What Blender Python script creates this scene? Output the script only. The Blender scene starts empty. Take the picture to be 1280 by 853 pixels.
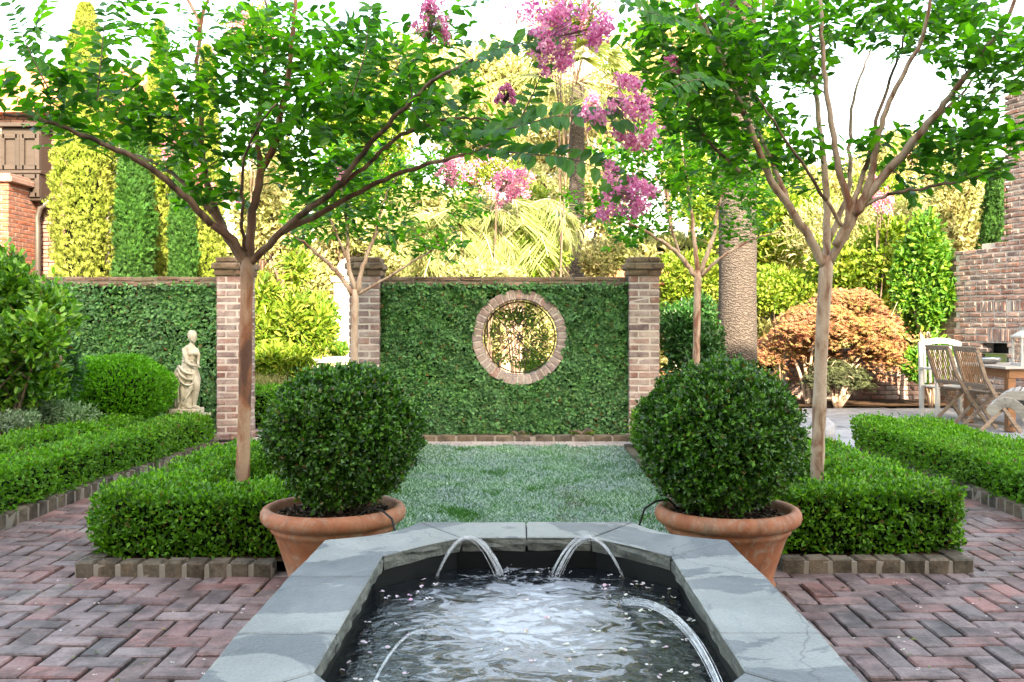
import bpy, math, random
import numpy as np
from mathutils import Vector

F = 1200.0; VX = 652.0; HY = 403.0; EYE = 1.25
PI = math.pi
COL = bpy.context.scene.collection
RNG = np.random.default_rng(11)


def at(px, py, Y):
    """point of the garden seen at this place of the photograph, Y metres away"""
    return np.array([(px - VX) * Y / F, Y, EYE - (py - HY) * Y / F])


# ------------------------------------------------------------------ mesh building
class MB:
    def __init__(s):
        s.V = []; s.L = []; s.S = []; s.M = []; s.n = 0

    def add(s, V, Fc, mat=0):
        V = np.asarray(V, dtype=np.float32).reshape(-1, 3)
        if isinstance(Fc, np.ndarray):
            s.L.append((Fc + s.n).reshape(-1).astype(np.int32))
            s.S.append(np.full(Fc.shape[0], Fc.shape[1], np.int32)); k = Fc.shape[0]
        else:
            s.L.append(np.array([i + s.n for f in Fc for i in f], np.int32))
            s.S.append(np.array([len(f) for f in Fc], np.int32)); k = len(Fc)
        s.M.append(np.full(k, mat, np.int32))
        s.V.append(V); s.n += len(V)
        return s

    def build(s, name, mats, parent=None, smooth=False, loc=None):
        me = bpy.data.meshes.new(name)
        V = np.concatenate(s.V); L = np.concatenate(s.L); S = np.concatenate(s.S); M = np.concatenate(s.M)
        base = np.zeros(3)
        q = parent
        while q is not None:
            base = base + np.array(q.location); q = q.parent
        if loc is not None: base = np.asarray(loc, float)
        V = (V - base).astype(np.float32)
        me.vertices.add(len(V)); me.vertices.foreach_set('co', V.reshape(-1).astype(np.float32))
        me.loops.add(len(L)); me.loops.foreach_set('vertex_index', L)
        me.polygons.add(len(S))
        st = np.concatenate([[0], np.cumsum(S)[:-1]]).astype(np.int32)
        me.polygons.foreach_set('loop_start', st)
        me.polygons.foreach_set('loop_total', S)
        if not isinstance(mats, (list, tuple)): mats = [mats]
        for m in mats: me.materials.append(m)
        me.polygons.foreach_set('material_index', M)
        me.polygons.foreach_set('use_smooth', np.full(len(S), bool(smooth)))
        me.update(calc_edges=True)
        me.validate()
        o = bpy.data.objects.new(name, me); COL.objects.link(o)
        if parent is not None: o.parent = parent
        elif loc is not None: o.location = [float(a) for a in loc]
        return o


def tag(o, label=None, cat=None, group=None, kind=None):
    if label: o['label'] = label
    if cat: o['category'] = cat
    if group: o['group'] = group
    if kind: o['kind'] = kind
    return o


def thing(name, label, cat, loc=(0, 0, 0), group=None):
    o = bpy.data.objects.new(name, None); COL.objects.link(o)
    o.location = [float(a) for a in loc]; o.empty_display_size = .1
    return tag(o, label, cat, group)


def copy_tree(o, parent=None):
    kids = list(o.children)
    c = o.copy(); COL.objects.link(c); c.parent = parent
    for ch in kids: copy_tree(ch, c)
    return c


# chamfered box template in [-1,1]
def _cbox():
    V = []; idx = {}
    for ax in range(3):
        for s in (-1, 1):
            for a in (-1, 1):
                for b in (-1, 1):
                    v = [0, 0, 0]; v[ax] = s
                    o = [i for i in range(3) if i != ax]
                    v[o[0]] = a; v[o[1]] = b
                    idx[(ax, s, a, b)] = len(V); V.append((ax, s, a, b))
    quads = []; tris = []
    for ax in range(3):
        for s in (-1, 1):
            q = [idx[(ax, s, -1, -1)], idx[(ax, s, 1, -1)], idx[(ax, s, 1, 1)], idx[(ax, s, -1, 1)]]
            if (s < 0) ^ (ax == 1): q = q[::-1]
            quads.append(q)

    def vid(ax, sg):
        o = [i for i in range(3) if i != ax]
        return idx[(ax, sg[ax], sg[o[0]], sg[o[1]])]
    for ax in range(3):
        o = [i for i in range(3) if i != ax]
        for a in (-1, 1):
            for b in (-1, 1):
                s1 = [0, 0, 0]; s1[ax] = -1; s1[o[0]] = a; s1[o[1]] = b
                s2 = list(s1); s2[ax] = 1
                quads.append([vid(o[0], s1), vid(o[0], s2), vid(o[1], s2), vid(o[1], s1)])
    for a in (-1, 1):
        for b in (-1, 1):
            for c in (-1, 1):
                sg = [a, b, c]; tris.append([vid(0, sg), vid(1, sg), vid(2, sg)])
    def pos(h, ch):
        out = []
        for (ax, s, a, b) in V:
            o = [i for i in range(3) if i != ax]
            v = [0, 0, 0]; v[ax] = s * h[ax]; v[o[0]] = a * (h[o[0]] - ch); v[o[1]] = b * (h[o[1]] - ch)
            out.append(v)
        return np.array(out)
    # orient faces outward
    P = pos((1, 1, 1), .2)
    def fix(f):
        c = P[f].mean(0); n = np.cross(P[f[1]] - P[f[0]], P[f[2]] - P[f[0]])
        return f if np.dot(n, c) > 0 else f[::-1]
    return pos, np.array([fix(q) for q in quads]), np.array([fix(t) for t in tris])


CB_POS, CB_Q, CB_T = _cbox()


def R3(rz=0, rx=0, ry=0):
    cz, sz = math.cos(rz), math.sin(rz); cx, sx = math.cos(rx), math.sin(rx); cy, sy = math.cos(ry), math.sin(ry)
    Z = np.array([[cz, -sz, 0], [sz, cz, 0], [0, 0, 1]]); X = np.array([[1, 0, 0], [0, cx, -sx], [0, sx, cx]])
    Y = np.array([[cy, 0, sy], [0, 1, 0], [-sy, 0, cy]])
    return Z @ Y @ X


def cbox(mb, c, h, ch=.004, R=None, mat=0, jit=0.0):
    V = CB_POS(h, min(ch, .45 * min(h)))
    if jit: V = V + RNG.normal(0, jit, V.shape)
    if R is not None: V = V @ np.asarray(R).T
    V = V + np.asarray(c)
    n0 = mb.n
    mb.add(V, CB_Q, mat)
    mb.L.append((CB_T + n0).reshape(-1).astype(np.int32)); mb.S.append(np.full(8, 3, np.int32)); mb.M.append(np.full(8, mat, np.int32))


def bar(mb, a, b, w, t, up=(0, 0, 1), ch=.002, mat=0):
    """rectangular bar from a to b, w wide (sideways), t thick (along up)"""
    a = np.array(a, float); b = np.array(b, float); d = b - a; L = np.linalg.norm(d); d /= L
    u = np.array(up, float); s = np.cross(d, u); s /= np.linalg.norm(s); u = np.cross(s, d)
    cbox(mb, (a + b) / 2, (L / 2, w / 2, t / 2), ch, np.stack([d, s, u], 1), mat)


def tube(mb, pts, rad, seg=6, mat=0, cap=True):
    P = np.asarray(pts, float); n = len(P)
    r = np.full(n, rad) if np.isscalar(rad) else np.asarray(rad, float)
    T = np.gradient(P, axis=0); T /= np.linalg.norm(T, axis=1)[:, None] + 1e-9
    ref = np.array([0, 0, 1.0]) if abs(T[0][2]) < .9 else np.array([1.0, 0, 0])
    u = np.cross(ref, T[0]); u /= np.linalg.norm(u)
    V = []
    ang = np.linspace(0, 2 * PI, seg, endpoint=False)
    for i in range(n):
        u = u - T[i] * np.dot(u, T[i]); u /= np.linalg.norm(u) + 1e-9
        w = np.cross(T[i], u)
        V.append(P[i] + r[i] * (np.cos(ang)[:, None] * u + np.sin(ang)[:, None] * w))
    V = np.concatenate(V)
    i = np.arange(n - 1)[:, None] * seg; j = np.arange(seg)[None, :]; k = (j + 1) % seg
    Q = np.stack([i + j, i + k, i + seg + k, i + seg + j], -1).reshape(-1, 4)
    n0 = mb.n
    mb.add(V, Q, mat)
    if cap:
        f = [list(range(seg))[::-1], [(n - 1) * seg + q for q in range(seg)]]
        mb.L.append(np.array([q + n0 for ff in f for q in ff], np.int32)); mb.S.append(np.full(2, seg, np.int32)); mb.M.append(np.full(2, mat, np.int32))


def lathe(mb, prof, seg=48, c=(0, 0, 0), mat=0, wob=0.0):
    prof = np.asarray(prof, float); n = len(prof)
    ang = np.linspace(0, 2 * PI, seg, endpoint=False)
    V = np.stack([prof[:, 0][:, None] * np.cos(ang), prof[:, 0][:, None] * np.sin(ang), np.repeat(prof[:, 1][:, None], seg, 1)], -1)
    if wob: V[..., :2] *= (1 + wob * np.sin(3 * ang + 1))[None, :, None]
    i = np.arange(n - 1)[:, None] * seg; j = np.arange(seg)[None, :]; k = (j + 1) % seg
    Q = np.stack([i + j, i + k, i + seg + k, i + seg + j], -1).reshape(-1, 4)
    mb.add(V.reshape(-1, 3) + np.asarray(c), Q, mat)


def sheet(mb, x0, x1, y0, y1, z, mat=0, nx=1, ny=1, amp=0, seed=0):
    xs = np.linspace(x0, x1, nx + 1); ys = np.linspace(y0, y1, ny + 1)
    X, Y = np.meshgrid(xs, ys); V = np.stack([X, Y, np.full_like(X, z)], -1).reshape(-1, 3)
    if amp: V[:, 2] += amp * sn(V, 4, seed)
    i = np.arange(ny)[:, None] * (nx + 1); j = np.arange(nx)[None, :]
    Q = np.stack([i + j, i + j + 1, i + nx + 2 + j, i + nx + 1 + j], -1).reshape(-1, 4)
    mb.add(V, Q, mat)


def sn(P, scale, seed=0, n=7):
    r = np.random.default_rng(seed + 1000)
    P = np.asarray(P); out = np.zeros(len(P))
    for i in range(n):
        k = r.normal(0, 1, 3); k *= scale * r.uniform(.5, 1.8) / np.linalg.norm(k)
        out += np.sin(P @ k + r.uniform(0, 6.28))
    return out / math.sqrt(n / 2.0) * .6


# ------------------------------------------------------------------ leaves
def _tpl(kind):
    if kind == 'diamond':
        return np.array([[0, 0, 0], [.5, -.5, .12], [1, 0, -.08], [.5, .5, .12]]), np.array([[0, 1, 2, 3]])
    if kind == 'fold':
        return (np.array([[0, 0, 0], [.42, -.5, .12], [1, 0, -.12], [.42, .5, .12], [.5, 0, .0]]),
                np.array([[0, 1, 2, 4], [0, 4, 2, 3]]))
    if kind == 'oval':
        return (np.array([[0, 0, 0], [.22, -.38, .07], [.68, -.42, .06], [1, 0, -.1], [.68, .42, .06], [.22, .38, .07], [.5, 0, 0]]),
                np.array([[0, 1, 2, 3, 6], [0, 6, 3, 4, 5]]))
    if kind == 'round':
        return (np.array([[0, 0, 0], [.25, -.46, .06], [.75, -.42, .06], [1, 0, -.02], [.75, .42, .06], [.25, .46, .06]]),
                np.array([[0, 1, 2, 3, 4, 5]]))
    if kind == 'blade':
        return np.array([[0, -.5, 0], [0, .5, 0], [.6, .3, -.06], [1, 0, -.25], [.6, -.3, -.06]]), np.array([[0, 4, 3, 2, 1]])
    if kind == 'star':   # five-lobed leaf
        V = []
        for i in range(5):
            a = (i - 2) * 0.62
            V.append([math.cos(a) * (1 - .12 * abs(i - 2)), math.sin(a) * (1 - .12 * abs(i - 2)), -.1])
            if i < 4:
                b = a + .31; V.append([.45 * math.cos(b), .45 * math.sin(b), .05])
        V = [[0, 0, 0]] + V
        return np.array(V), np.array([list(range(10))])
    if kind == 'tuft':   # three narrow fingers: conifer spray
        return (np.array([[0, 0, 0], [.3, -.16, .05], [.75, -.55, 0], [.55, -.12, .06], [1, 0, -.05], [.55, .12, .06], [.75, .55, 0], [.3, .16, .05]]),
                np.array([[0, 1, 2, 3, 4, 5, 6, 7]]))


def unit(v):
    return v / (np.linalg.norm(v, axis=-1, keepdims=True) + 1e-9)


def leaves(mb, pos, d, nrm, L, W, kind='fold', mat=0, rng=RNG, var=.25):
    pos = np.asarray(pos); N = len(pos)
    if N == 0: return
    T, Fc = _tpl(kind)
    d = unit(d); s = unit(np.cross(d, nrm)); n = np.cross(s, d)
    Ls = L * rng.uniform(1 - var, 1 + var, N); Ws = Ls * (W / L)
    V = pos[:, None, :] + (T[None, :, 0, None] * Ls[:, None, None]) * d[:, None, :] \
        + (T[None, :, 1, None] * Ws[:, None, None]) * s[:, None, :] + (T[None, :, 2, None] * Ls[:, None, None]) * n[:, None, :]
    nv = len(T)
    Q = (Fc[None] + (np.arange(N) * nv)[:, None, None]).reshape(-1, Fc.shape[1])
    mb.add(V.reshape(-1, 3), Q, mat)


def rdir(N, rng):
    return unit(rng.normal(0, 1, (N, 3)))
# ------------------------------------------------------------------ materials
class NT:
    def __init__(s, name):
        s.m = bpy.data.materials.new(name); s.m.use_nodes = True
        s.t = s.m.node_tree; s.t.nodes.clear()
        s.out = s.t.nodes.new('ShaderNodeOutputMaterial')

    def n(s, typ, **kw):
        x = s.t.nodes.new(typ)
        for k, v in kw.items():
            if k.startswith('i_'):
                x.inputs[k[2:].replace('_', ' ')].default_value = v
            else: setattr(x, k, v)
        return x

    def l(s, a, b): s.t.links.new(a, b)

    def ramp(s, fac, cols, interp='LINEAR'):
        r = s.n('ShaderNodeValToRGB'); e = r.color_ramp.elements; r.color_ramp.interpolation = interp
        while len(e) < len(cols): e.new(.5)
        for i, (p, c) in enumerate(cols):
            e[i].position = p; e[i].color = (*c, 1)
        s.l(fac, r.inputs[0]); return r.outputs[0]

    def noise(s, scale, detail=3, rough=.55, vec=None, dist=0):
        x = s.n('ShaderNodeTexNoise'); x.inputs['Scale'].default_value = scale; x.inputs['Detail'].default_value = detail
        x.inputs['Roughness'].default_value = rough; x.inputs['Distortion'].default_value = dist
        if vec is None:
            vec = s.coord()
        s.l(vec, x.inputs['Vector']); return x.outputs[0]

    def coord(s):
        g = s.n('ShaderNodeNewGeometry'); return g.outputs['Position']

    def island(s):
        return s.n('ShaderNodeNewGeometry').outputs['Random Per Island']

    def mix(s, f, a, b, mode='MIX'):
        x = s.n('ShaderNodeMix', data_type='RGBA', blend_type=mode)
        for sock, v in ((x.inputs[0], f), (x.inputs[6], a), (x.inputs[7], b)):
            if hasattr(v, 'is_linked'): s.l(v, sock)
            elif isinstance(v, (int, float)): sock.default_value = v
            else: sock.default_value = (*v, 1)
        return x.outputs[2]

    def math(s, op, a, b=0.0):
        x = s.n('ShaderNodeMath', operation=op)
        for sock, v in ((x.inputs[0], a), (x.inputs[1], b)):
            if hasattr(v, 'is_linked'): s.l(v, sock)
            else: sock.default_value = v
        return x.outputs[0]

    def bump(s, h, strength=.4, dist=.01):
        b = s.n('ShaderNodeBump'); b.inputs['Strength'].default_value = strength; b.inputs['Distance'].default_value = dist
        s.l(h, b.inputs['Height']); return b.outputs[0]

    def pbr(s, col, rough=.7, spec=.3, normal=None, link=True, **kw):
        p = s.n('ShaderNodeBsdfPrincipled')
        if hasattr(col, 'is_linked'): s.l(col, p.inputs['Base Color'])
        else: p.inputs['Base Color'].default_value = (*col, 1)
        if hasattr(rough, 'is_linked'): s.l(rough, p.inputs['Roughness'])
        else: p.inputs['Roughness'].default_value = rough
        p.inputs['Specular IOR Level'].default_value = spec
        if normal is not None: s.l(normal, p.inputs['Normal'])
        for k, v in kw.items(): p.inputs[k.replace('_', ' ')].default_value = v
        if link: s.l(p.outputs[0], s.out.inputs[0])
        return p.outputs[0]


def leaf_mat(name, cols, tr=.35, rough=.45, spec=.35, trc=None, patch=None, brown=False):
    """cols: leaf to leaf variation; tr: share of light that passes through the blade"""
    k = NT(name)
    n = len(cols)
    st = [(i / (n - 1) * (.97 if brown else 1), c) for i, c in enumerate(cols)]
    if brown: st += [(.98, (.16, .10, .03)), (1, (.10, .055, .02))]
    c = k.ramp(k.island(), st)
    nz = k.noise(1.7 if patch is None else patch, 2)
    c = k.mix(k.ramp(nz, [(.35, (0, 0, 0)), (.7, (1, 1, 1))]), c, k.mix(1.0, c, (.95, 1.12, .8), 'MULTIPLY'))
    p = k.pbr(c, rough, spec, link=False)
    t = k.n('ShaderNodeBsdfTranslucent')
    tc = k.mix(1.0, c, trc or (1.5, 1.7, .7), 'MULTIPLY')
    k.l(tc, t.inputs[0])
    m = k.n('ShaderNodeMixShader'); m.inputs[0].default_value = tr
    k.l(p, m.inputs[1]); k.l(t.outputs[0], m.inputs[2]); k.l(m.outputs[0], k.out.inputs[0])
    return k.m


def brick_mat(name, cols, lime=.3, limec=(.55, .5, .46), rough=.85, dark=None, bs=1.0, mott=.5, gloss=None):
    k = NT(name); n = len(cols)
    c = k.ramp(k.island(), [(i / (n - 1), c) for i, c in enumerate(cols)])
    fine = k.noise(60, 5, .65)
    c = k.mix(mott, c, k.mix(1.0, c, k.ramp(fine, [(.3, (.55, .55, .55)), (.7, (1.5, 1.5, 1.5))]), 'MULTIPLY'))
    big = k.noise(7, 6, .7, dist=.4)
    c = k.mix(k.math('MULTIPLY', k.ramp(big, [(.45, (0, 0, 0)), (.72, (1, 1, 1))]), lime), c, limec)
    if dark:
        b2 = k.noise(5.3, 5, .7, dist=.3)
        c = k.mix(k.ramp(b2, [(.42, (0, 0, 0)), (.62, (1, 1, 1))]), c, k.mix(1.0, c, dark, 'MULTIPLY'))
    h = k.math('ADD', k.noise(90, 4, .6), k.math('MULTIPLY', k.noise(18, 3), .8))
    r = rough
    if gloss: r = k.ramp(k.noise(3, 4), [(.35, (gloss,) * 3), (.7, (rough,) * 3)])
    k.pbr(c, r, .3, k.bump(h, .55 * bs, .008))
    return k.m


def stone_mat(name, c1, c2, c3, sc=3, rough=.6, bs=.3, wet=False):
    k = NT(name)
    a = k.noise(sc, 6, .62, dist=.6)
    c = k.ramp(a, [(.3, c1), (.52, c2), (.72, c3)])
    if wet:    # damp stains with a crisp tide line, mineral streaks and fine cracks
        w_ = k.ramp(k.noise(2.1, 7, .58, dist=1.2), [(.485, (0, 0, 0)), (.505, (.9, .9, .9))])
        c = k.mix(w_, k.mix(.55, c, c3), k.mix(.5, c, (.085, .10, .12)))
        sm = k.n('ShaderNodeMapping'); sm.inputs['Scale'].default_value = (6, 1.5, 4); sm.inputs['Rotation'].default_value = (0, 0, .5); k.l(k.coord(), sm.inputs[0])
        c = k.mix(k.ramp(k.noise(3, 6, .7, vec=sm.outputs[0]), [(.55, (0, 0, 0)), (.75, (.5, .5, .5))]), c, (.16, .175, .18))
        vo = k.n('ShaderNodeTexVoronoi', feature='DISTANCE_TO_EDGE'); vo.inputs['Scale'].default_value = .9
        dn = k.n('ShaderNodeVectorMath', operation='ADD'); nz_ = k.n('ShaderNodeTexNoise'); nz_.inputs['Scale'].default_value = 9; k.l(k.coord(), nz_.inputs['Vector'])
        sc_ = k.n('ShaderNodeVectorMath', operation='SCALE'); sc_.inputs['Scale'].default_value = .12; k.l(nz_.outputs['Color'], sc_.inputs[0]); k.l(k.coord(), dn.inputs[0]); k.l(sc_.outputs[0], dn.inputs[1]); k.l(dn.outputs[0], vo.inputs['Vector'])
        c = k.mix(k.ramp(vo.outputs['Distance'], [(.0, (.55, .55, .55)), (.0022, (0, 0, 0))]), c, (.05, .055, .06))
    c = k.mix(.35, c, k.mix(1.0, c, k.ramp(k.noise(120, 4, .7), [(.3, (.6, .6, .6)), (.7, (1.4, 1.4, 1.4))]), 'MULTIPLY'))
    isl = k.island()
    c = k.mix(.5, c, k.mix(1.0, c, k.ramp(isl, [(0, (.75, .77, .8)), (1, (1.2, 1.18, 1.15))]), 'MULTIPLY'))
    h = k.math('ADD', k.noise(70, 5, .6), k.math('MULTIPLY', k.noise(9, 4), 1.5))
    k.pbr(c, k.ramp(a, [(.3, (rough - .15,) * 3), (.7, (rough + .1,) * 3)]), .35, k.bump(h, bs, .008))
    return k.m


def wood_mat(name, c1, c2, rough=.6, stretch=(3, 60, 60)):
    k = NT(name)
    tc = k.n('ShaderNodeTexCoord').outputs['Object']
    mp = k.n('ShaderNodeMapping'); mp.inputs['Scale'].default_value = stretch; k.l(tc, mp.inputs[0])
    a = k.noise(1, 4, .6, vec=mp.outputs[0])
    c = k.ramp(a, [(.3, c1), (.7, c2)])
    c = k.mix(.6, c, k.mix(1.0, c, k.ramp(k.island(), [(0, (.7, .7, .7)), (1, (1.25, 1.25, 1.25))]), 'MULTIPLY'))
    k.pbr(c, rough, .3, k.bump(a, .25, .004)); return k.m


def plain(name, col, rough=.5, spec=.4, metal=0, nz=None):
    k = NT(name)
    c = col
    if nz: c = k.mix(k.noise(nz, 4), tuple(x * .75 for x in col), tuple(min(1, x * 1.2) for x in col))
    k.pbr(c, rough, spec, Metallic=metal); return k.m


G = lambda r, g, b: (r, g, b)
M = {}
M['ball'] = leaf_mat('boxwood_leaf', [G(.010, .042, .008), G(.022, .085, .010), G(.05, .16, .015), G(.12, .29, .03)], .2, .33, .55, brown=True)
M['hedge'] = leaf_mat('hedge_leaf', [G(.03, .10, .010), G(.06, .18, .015), G(.11, .28, .02), G(.19, .39, .035)], .32, .42, .4, brown=True)
M['hedge_light'] = leaf_mat('lush_hedge_leaf', [G(.045, .13, .014), G(.075, .21, .02), G(.12, .29, .025), G(.17, .37, .04)], .34, .45, .35, brown=True)
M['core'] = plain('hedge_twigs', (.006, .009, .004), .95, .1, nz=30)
M['mound'] = leaf_mat('mound_leaf', [G(.04, .16, .010), G(.07, .26, .012), G(.12, .36, .02)], .32, .42, .35)
M['ivy'] = leaf_mat('creeping_fig_leaf', [G(.022, .08, .026), G(.045, .145, .05), G(.08, .22, .08), G(.14, .31, .11)], .15, .48, .4, patch=2.5, brown=True)
M['ivy_bg'] = plain('fig_stems', (.012, .022, .010), .95, .1, nz=20)
M['crape'] = leaf_mat('crape_leaf', [G(.014, .062, .02), G(.028, .115, .022), G(.06, .19, .022), G(.12, .30, .035)], .5, .32, .55, (1.9, 2.4, .6))
M['crape_big'] = leaf_mat('crape_spray_leaf', [G(.022, .10, .018), G(.04, .15, .022), G(.07, .21, .03)], .4, .36, .4, (1.5, 2.1, .5))
M['flower'] = leaf_mat('crape_flower', [G(.52, .10, .30), G(.68, .2, .44), G(.8, .36, .58), G(.9, .58, .74)], .45, .7, .2, (1.2, .95, 1.05))
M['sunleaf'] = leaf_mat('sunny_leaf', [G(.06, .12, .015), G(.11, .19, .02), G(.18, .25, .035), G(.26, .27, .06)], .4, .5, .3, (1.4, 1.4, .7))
M['hazeleaf'] = leaf_mat('haze_pale_leaf', [G(.20, .22, .09), G(.30, .30, .15), G(.38, .36, .20), G(.46, .38, .25)], .4, .6, .2, (1.2, 1.15, .9))  # background haze and glare painted in as paler leaf colours
M['midleaf'] = leaf_mat('mid_green_leaf', [G(.03, .10, .015), G(.05, .15, .02), G(.09, .2, .03), G(.18, .26, .04)], .35, .45, .35)
M['darkleaf'] = leaf_mat('dark_green_leaf', [G(.012, .05, .014), G(.02, .08, .02), G(.035, .12, .03)], .25, .4, .4)
M['camellia'] = leaf_mat('glossy_leaf', [G(.03, .10, .02), G(.07, .20, .03), G(.14, .32, .04), G(.26, .44, .06)], .35, .3, .6, brown=True)
M['greyleaf'] = leaf_mat('grey_leaf', [G(.10, .17, .11), G(.19, .27, .19), G(.34, .40, .34)], .2, .6, .3)
M['cyp_gold'] = leaf_mat('golden_cypress_spray', [G(.10, .13, .025), G(.17, .21, .04), G(.26, .29, .07)], .2, .7, .2, (1.2, 1.2, .7))
M['cyp_green'] = leaf_mat('green_cypress_spray', [G(.012, .045, .010), G(.022, .075, .016), G(.045, .12, .025)], .15, .7, .2)
M['maple'] = leaf_mat('red_maple_leaf', [G(.22, .095, .065), G(.33, .15, .095), G(.34, .2, .12), G(.2, .19, .07)], .4, .6, .2, (1.4, 1, .8))
M['maple_dark'] = leaf_mat('bronze_maple_leaf', [G(.03, .03, .02), G(.05, .06, .035), G(.08, .09, .05)], .3, .6, .2)
M['turf'] = leaf_mat('ground_cover_blade', [G(.11, .20, .15), G(.26, .38, .35), G(.42, .53, .53), G(.60, .69, .70)], .2, .6, .25, (1, 1.1, .95))
M['turf_green'] = leaf_mat('ground_cover_tuft', [G(.03, .13, .02), G(.06, .2, .04)], .3, .5, .3)
M['palm'] = leaf_mat('palm_leaf', [G(.14, .19, .07), G(.26, .28, .13), G(.38, .34, .2)], .3, .5, .3)
M['petal'] = leaf_mat('fallen_petal', [G(.7, .55, .65), G(.8, .72, .8), G(.75, .4, .6)], .2, .7, .2)

M['pillar'] = brick_mat('old_pillar_brick', [G(.19, .095, .08), G(.27, .145, .12), G(.33, .21, .185), G(.22, .15, .145), G(.38, .29, .26), G(.16, .11, .11)], .75, (.52, .46, .43), dark=(.7, .68, .72))
M['mortar'] = plain('lime_mortar', (.50, .45, .42), .95, .1, nz=25)
M['mortar_dark'] = plain('old_mortar', (.15, .13, .11), .95, .1, nz=25)
M['coping'] = brick_mat('mossy_coping_brick', [G(.13, .09, .07), G(.19, .12, .09), G(.16, .13, .09), G(.24, .17, .13)], .35, (.14, .13, .05), dark=(.6, .55, .5))
M['ringbrick'] = brick_mat('window_ring_brick', [G(.24, .18, .17), G(.32, .25, .23), G(.38, .31, .29), G(.28, .22, .22), G(.36, .22, .2)], .4, dark=(.75, .72, .75))
M['kerb'] = brick_mat('edging_brick', [G(.13, .095, .07), G(.18, .13, .09), G(.09, .075, .06), G(.2, .15, .11)], .4, (.28, .25, .2), dark=(.32, .33, .3))
M['kerb_mortar'] = plain('edging_mortar', (.30, .26, .22), .95, .1, nz=25)
M['paver'] = brick_mat('paving_brick', [G(.22, .13, .12), G(.165, .115, .11), G(.29, .14, .125), G(.21, .15, .15), G(.27, .19, .18), G(.35, .155, .135), G(.14, .11, .11), G(.30, .215, .205), G(.24, .16, .155)], .55, (.32, .25, .235), rough=.75, dark=(.42, .42, .42), gloss=.36)
M['joint'] = plain('paving_joint_sand', (.028, .024, .02), .95, .1, nz=60)
M['wallbrick'] = brick_mat('boundary_wall_brick', [G(.18, .10, .085), G(.27, .15, .125), G(.22, .16, .15), G(.33, .22, .19), G(.15, .11, .11), G(.3, .13, .09)], .55, (.5, .46, .43), dark=(.7, .66, .68))
M['redbrick'] = brick_mat('red_house_brick', [G(.16, .05, .03), G(.22, .07, .04), G(.19, .085, .06), G(.13, .05, .04)], .25, (.34, .25, .21))
M['rosebrick'] = brick_mat('rose_house_brick', [G(.15, .08, .07), G(.19, .11, .095), G(.12, .07, .065)], .35, (.3, .25, .22))
M['bluestone'] = stone_mat('bluestone', (.10, .11, .115), (.21, .22, .215), (.34, .345, .325), 3.0, .5, .8, wet=True)
M['bluestone_edge'] = stone_mat('bluestone_rough_edge', (.06, .065, .06), (.13, .135, .12), (.2, .2, .175), 16, .75, .9)
M['basin'] = plain('basin_lining', (.004, .0045, .005), .5, .3, nz=15)
M['flag'] = stone_mat('patio_flagstone', (.17, .18, .2), (.26, .27, .3), (.34, .34, .36), 4, .6, .2)
M['terra'] = None
k = NT('terracotta')
a = k.noise(5, 6, .65, dist=.8)
c = k.ramp(a, [(.25, (.27, .085, .042)), (.5, (.38, .135, .068)), (.75, (.47, .23, .14))])
c = k.mix(k.ramp(k.noise(11, 6, .72, dist=1), [(.5, (0, 0, 0)), (.68, (.7, .7, .7))]), c, (.40, .31, .24))
vm = k.n('ShaderNodeMapping'); vm.inputs['Scale'].default_value = (1, 1, .25); k.l(k.coord(), vm.inputs[0])
c = k.mix(k.ramp(k.noise(16, 6, .7, vec=vm.outputs[0]), [(.5, (0, 0, 0)), (.72, (.6, .6, .6))]), c, (.12, .06, .035))
k.pbr(c, .62, .3, k.bump(k.noise(60, 4), .2, .004)); M['terra'] = k.m
k = NT('potting_bark')
c = k.ramp(k.island(), [(0, (.02, .013, .009)), (.7, (.06, .04, .028)), (1, (.22, .17, .13))]); k.pbr(c, .95, .1); M['mulch'] = k.m
k = NT('garden_soil')
c = k.ramp(k.noise(24, 6, .7), [(.3, (.022, .014, .009)), (.7, (.10, .062, .04))]); k.pbr(c, .95, .1, k.bump(k.noise(40, 5), .8, .02)); M['soil'] = k.m
k = NT('leaf_litter_ground')
c = k.ramp(k.noise(9, 6, .7), [(.3, (.10, .06, .035)), (.5, (.22, .13, .07)), (.72, (.16, .17, .06))]); k.pbr(c, .95, .1, k.bump(k.noise(40, 5), .6, .02)); M['ground'] = k.m


def bark(name, c1, c2, c3, sc=14, stretch=.35, zdark=None):
    k = NT(name)
    mp = k.n('ShaderNodeMapping'); mp.inputs['Scale'].default_value = (1, 1, stretch); k.l(k.coord(), mp.inputs[0])
    a = k.noise(sc, 4, .55, vec=mp.outputs[0], dist=.5)
    c = k.ramp(a, [(.36, c1), (.47, c2), (.6, c3)])
    if zdark:   # the bark turns dark brown from the fork upwards and tan again on the young wood
        sx = k.n('ShaderNodeSeparateXYZ'); k.l(k.coord(), sx.inputs[0])
        zz = k.math('ADD', sx.outputs[2], k.math('MULTIPLY', k.noise(9, 4), .25))
        zf = k.ramp(k.math('DIVIDE', zz, 3.0), [((zdark - .12) / 3, (0, 0, 0)), ((zdark + .1) / 3, (1, 1, 1)), ((zdark + .55) / 3, (.7, .7, .7)), ((zdark + .8) / 3, (0, 0, 0))])
        c = k.mix(k.math('MULTIPLY', zf, .8), c, (.055, .033, .025))
    c = k.mix(.3, c, k.mix(1.0, c, k.ramp(k.noise(70, 4), [(.3, (.6, .6, .6)), (.7, (1.4, 1.4, 1.4))]), 'MULTIPLY'))
    k.pbr(c, .62, .3, k.bump(a, .3, .01)); return k.m


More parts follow.
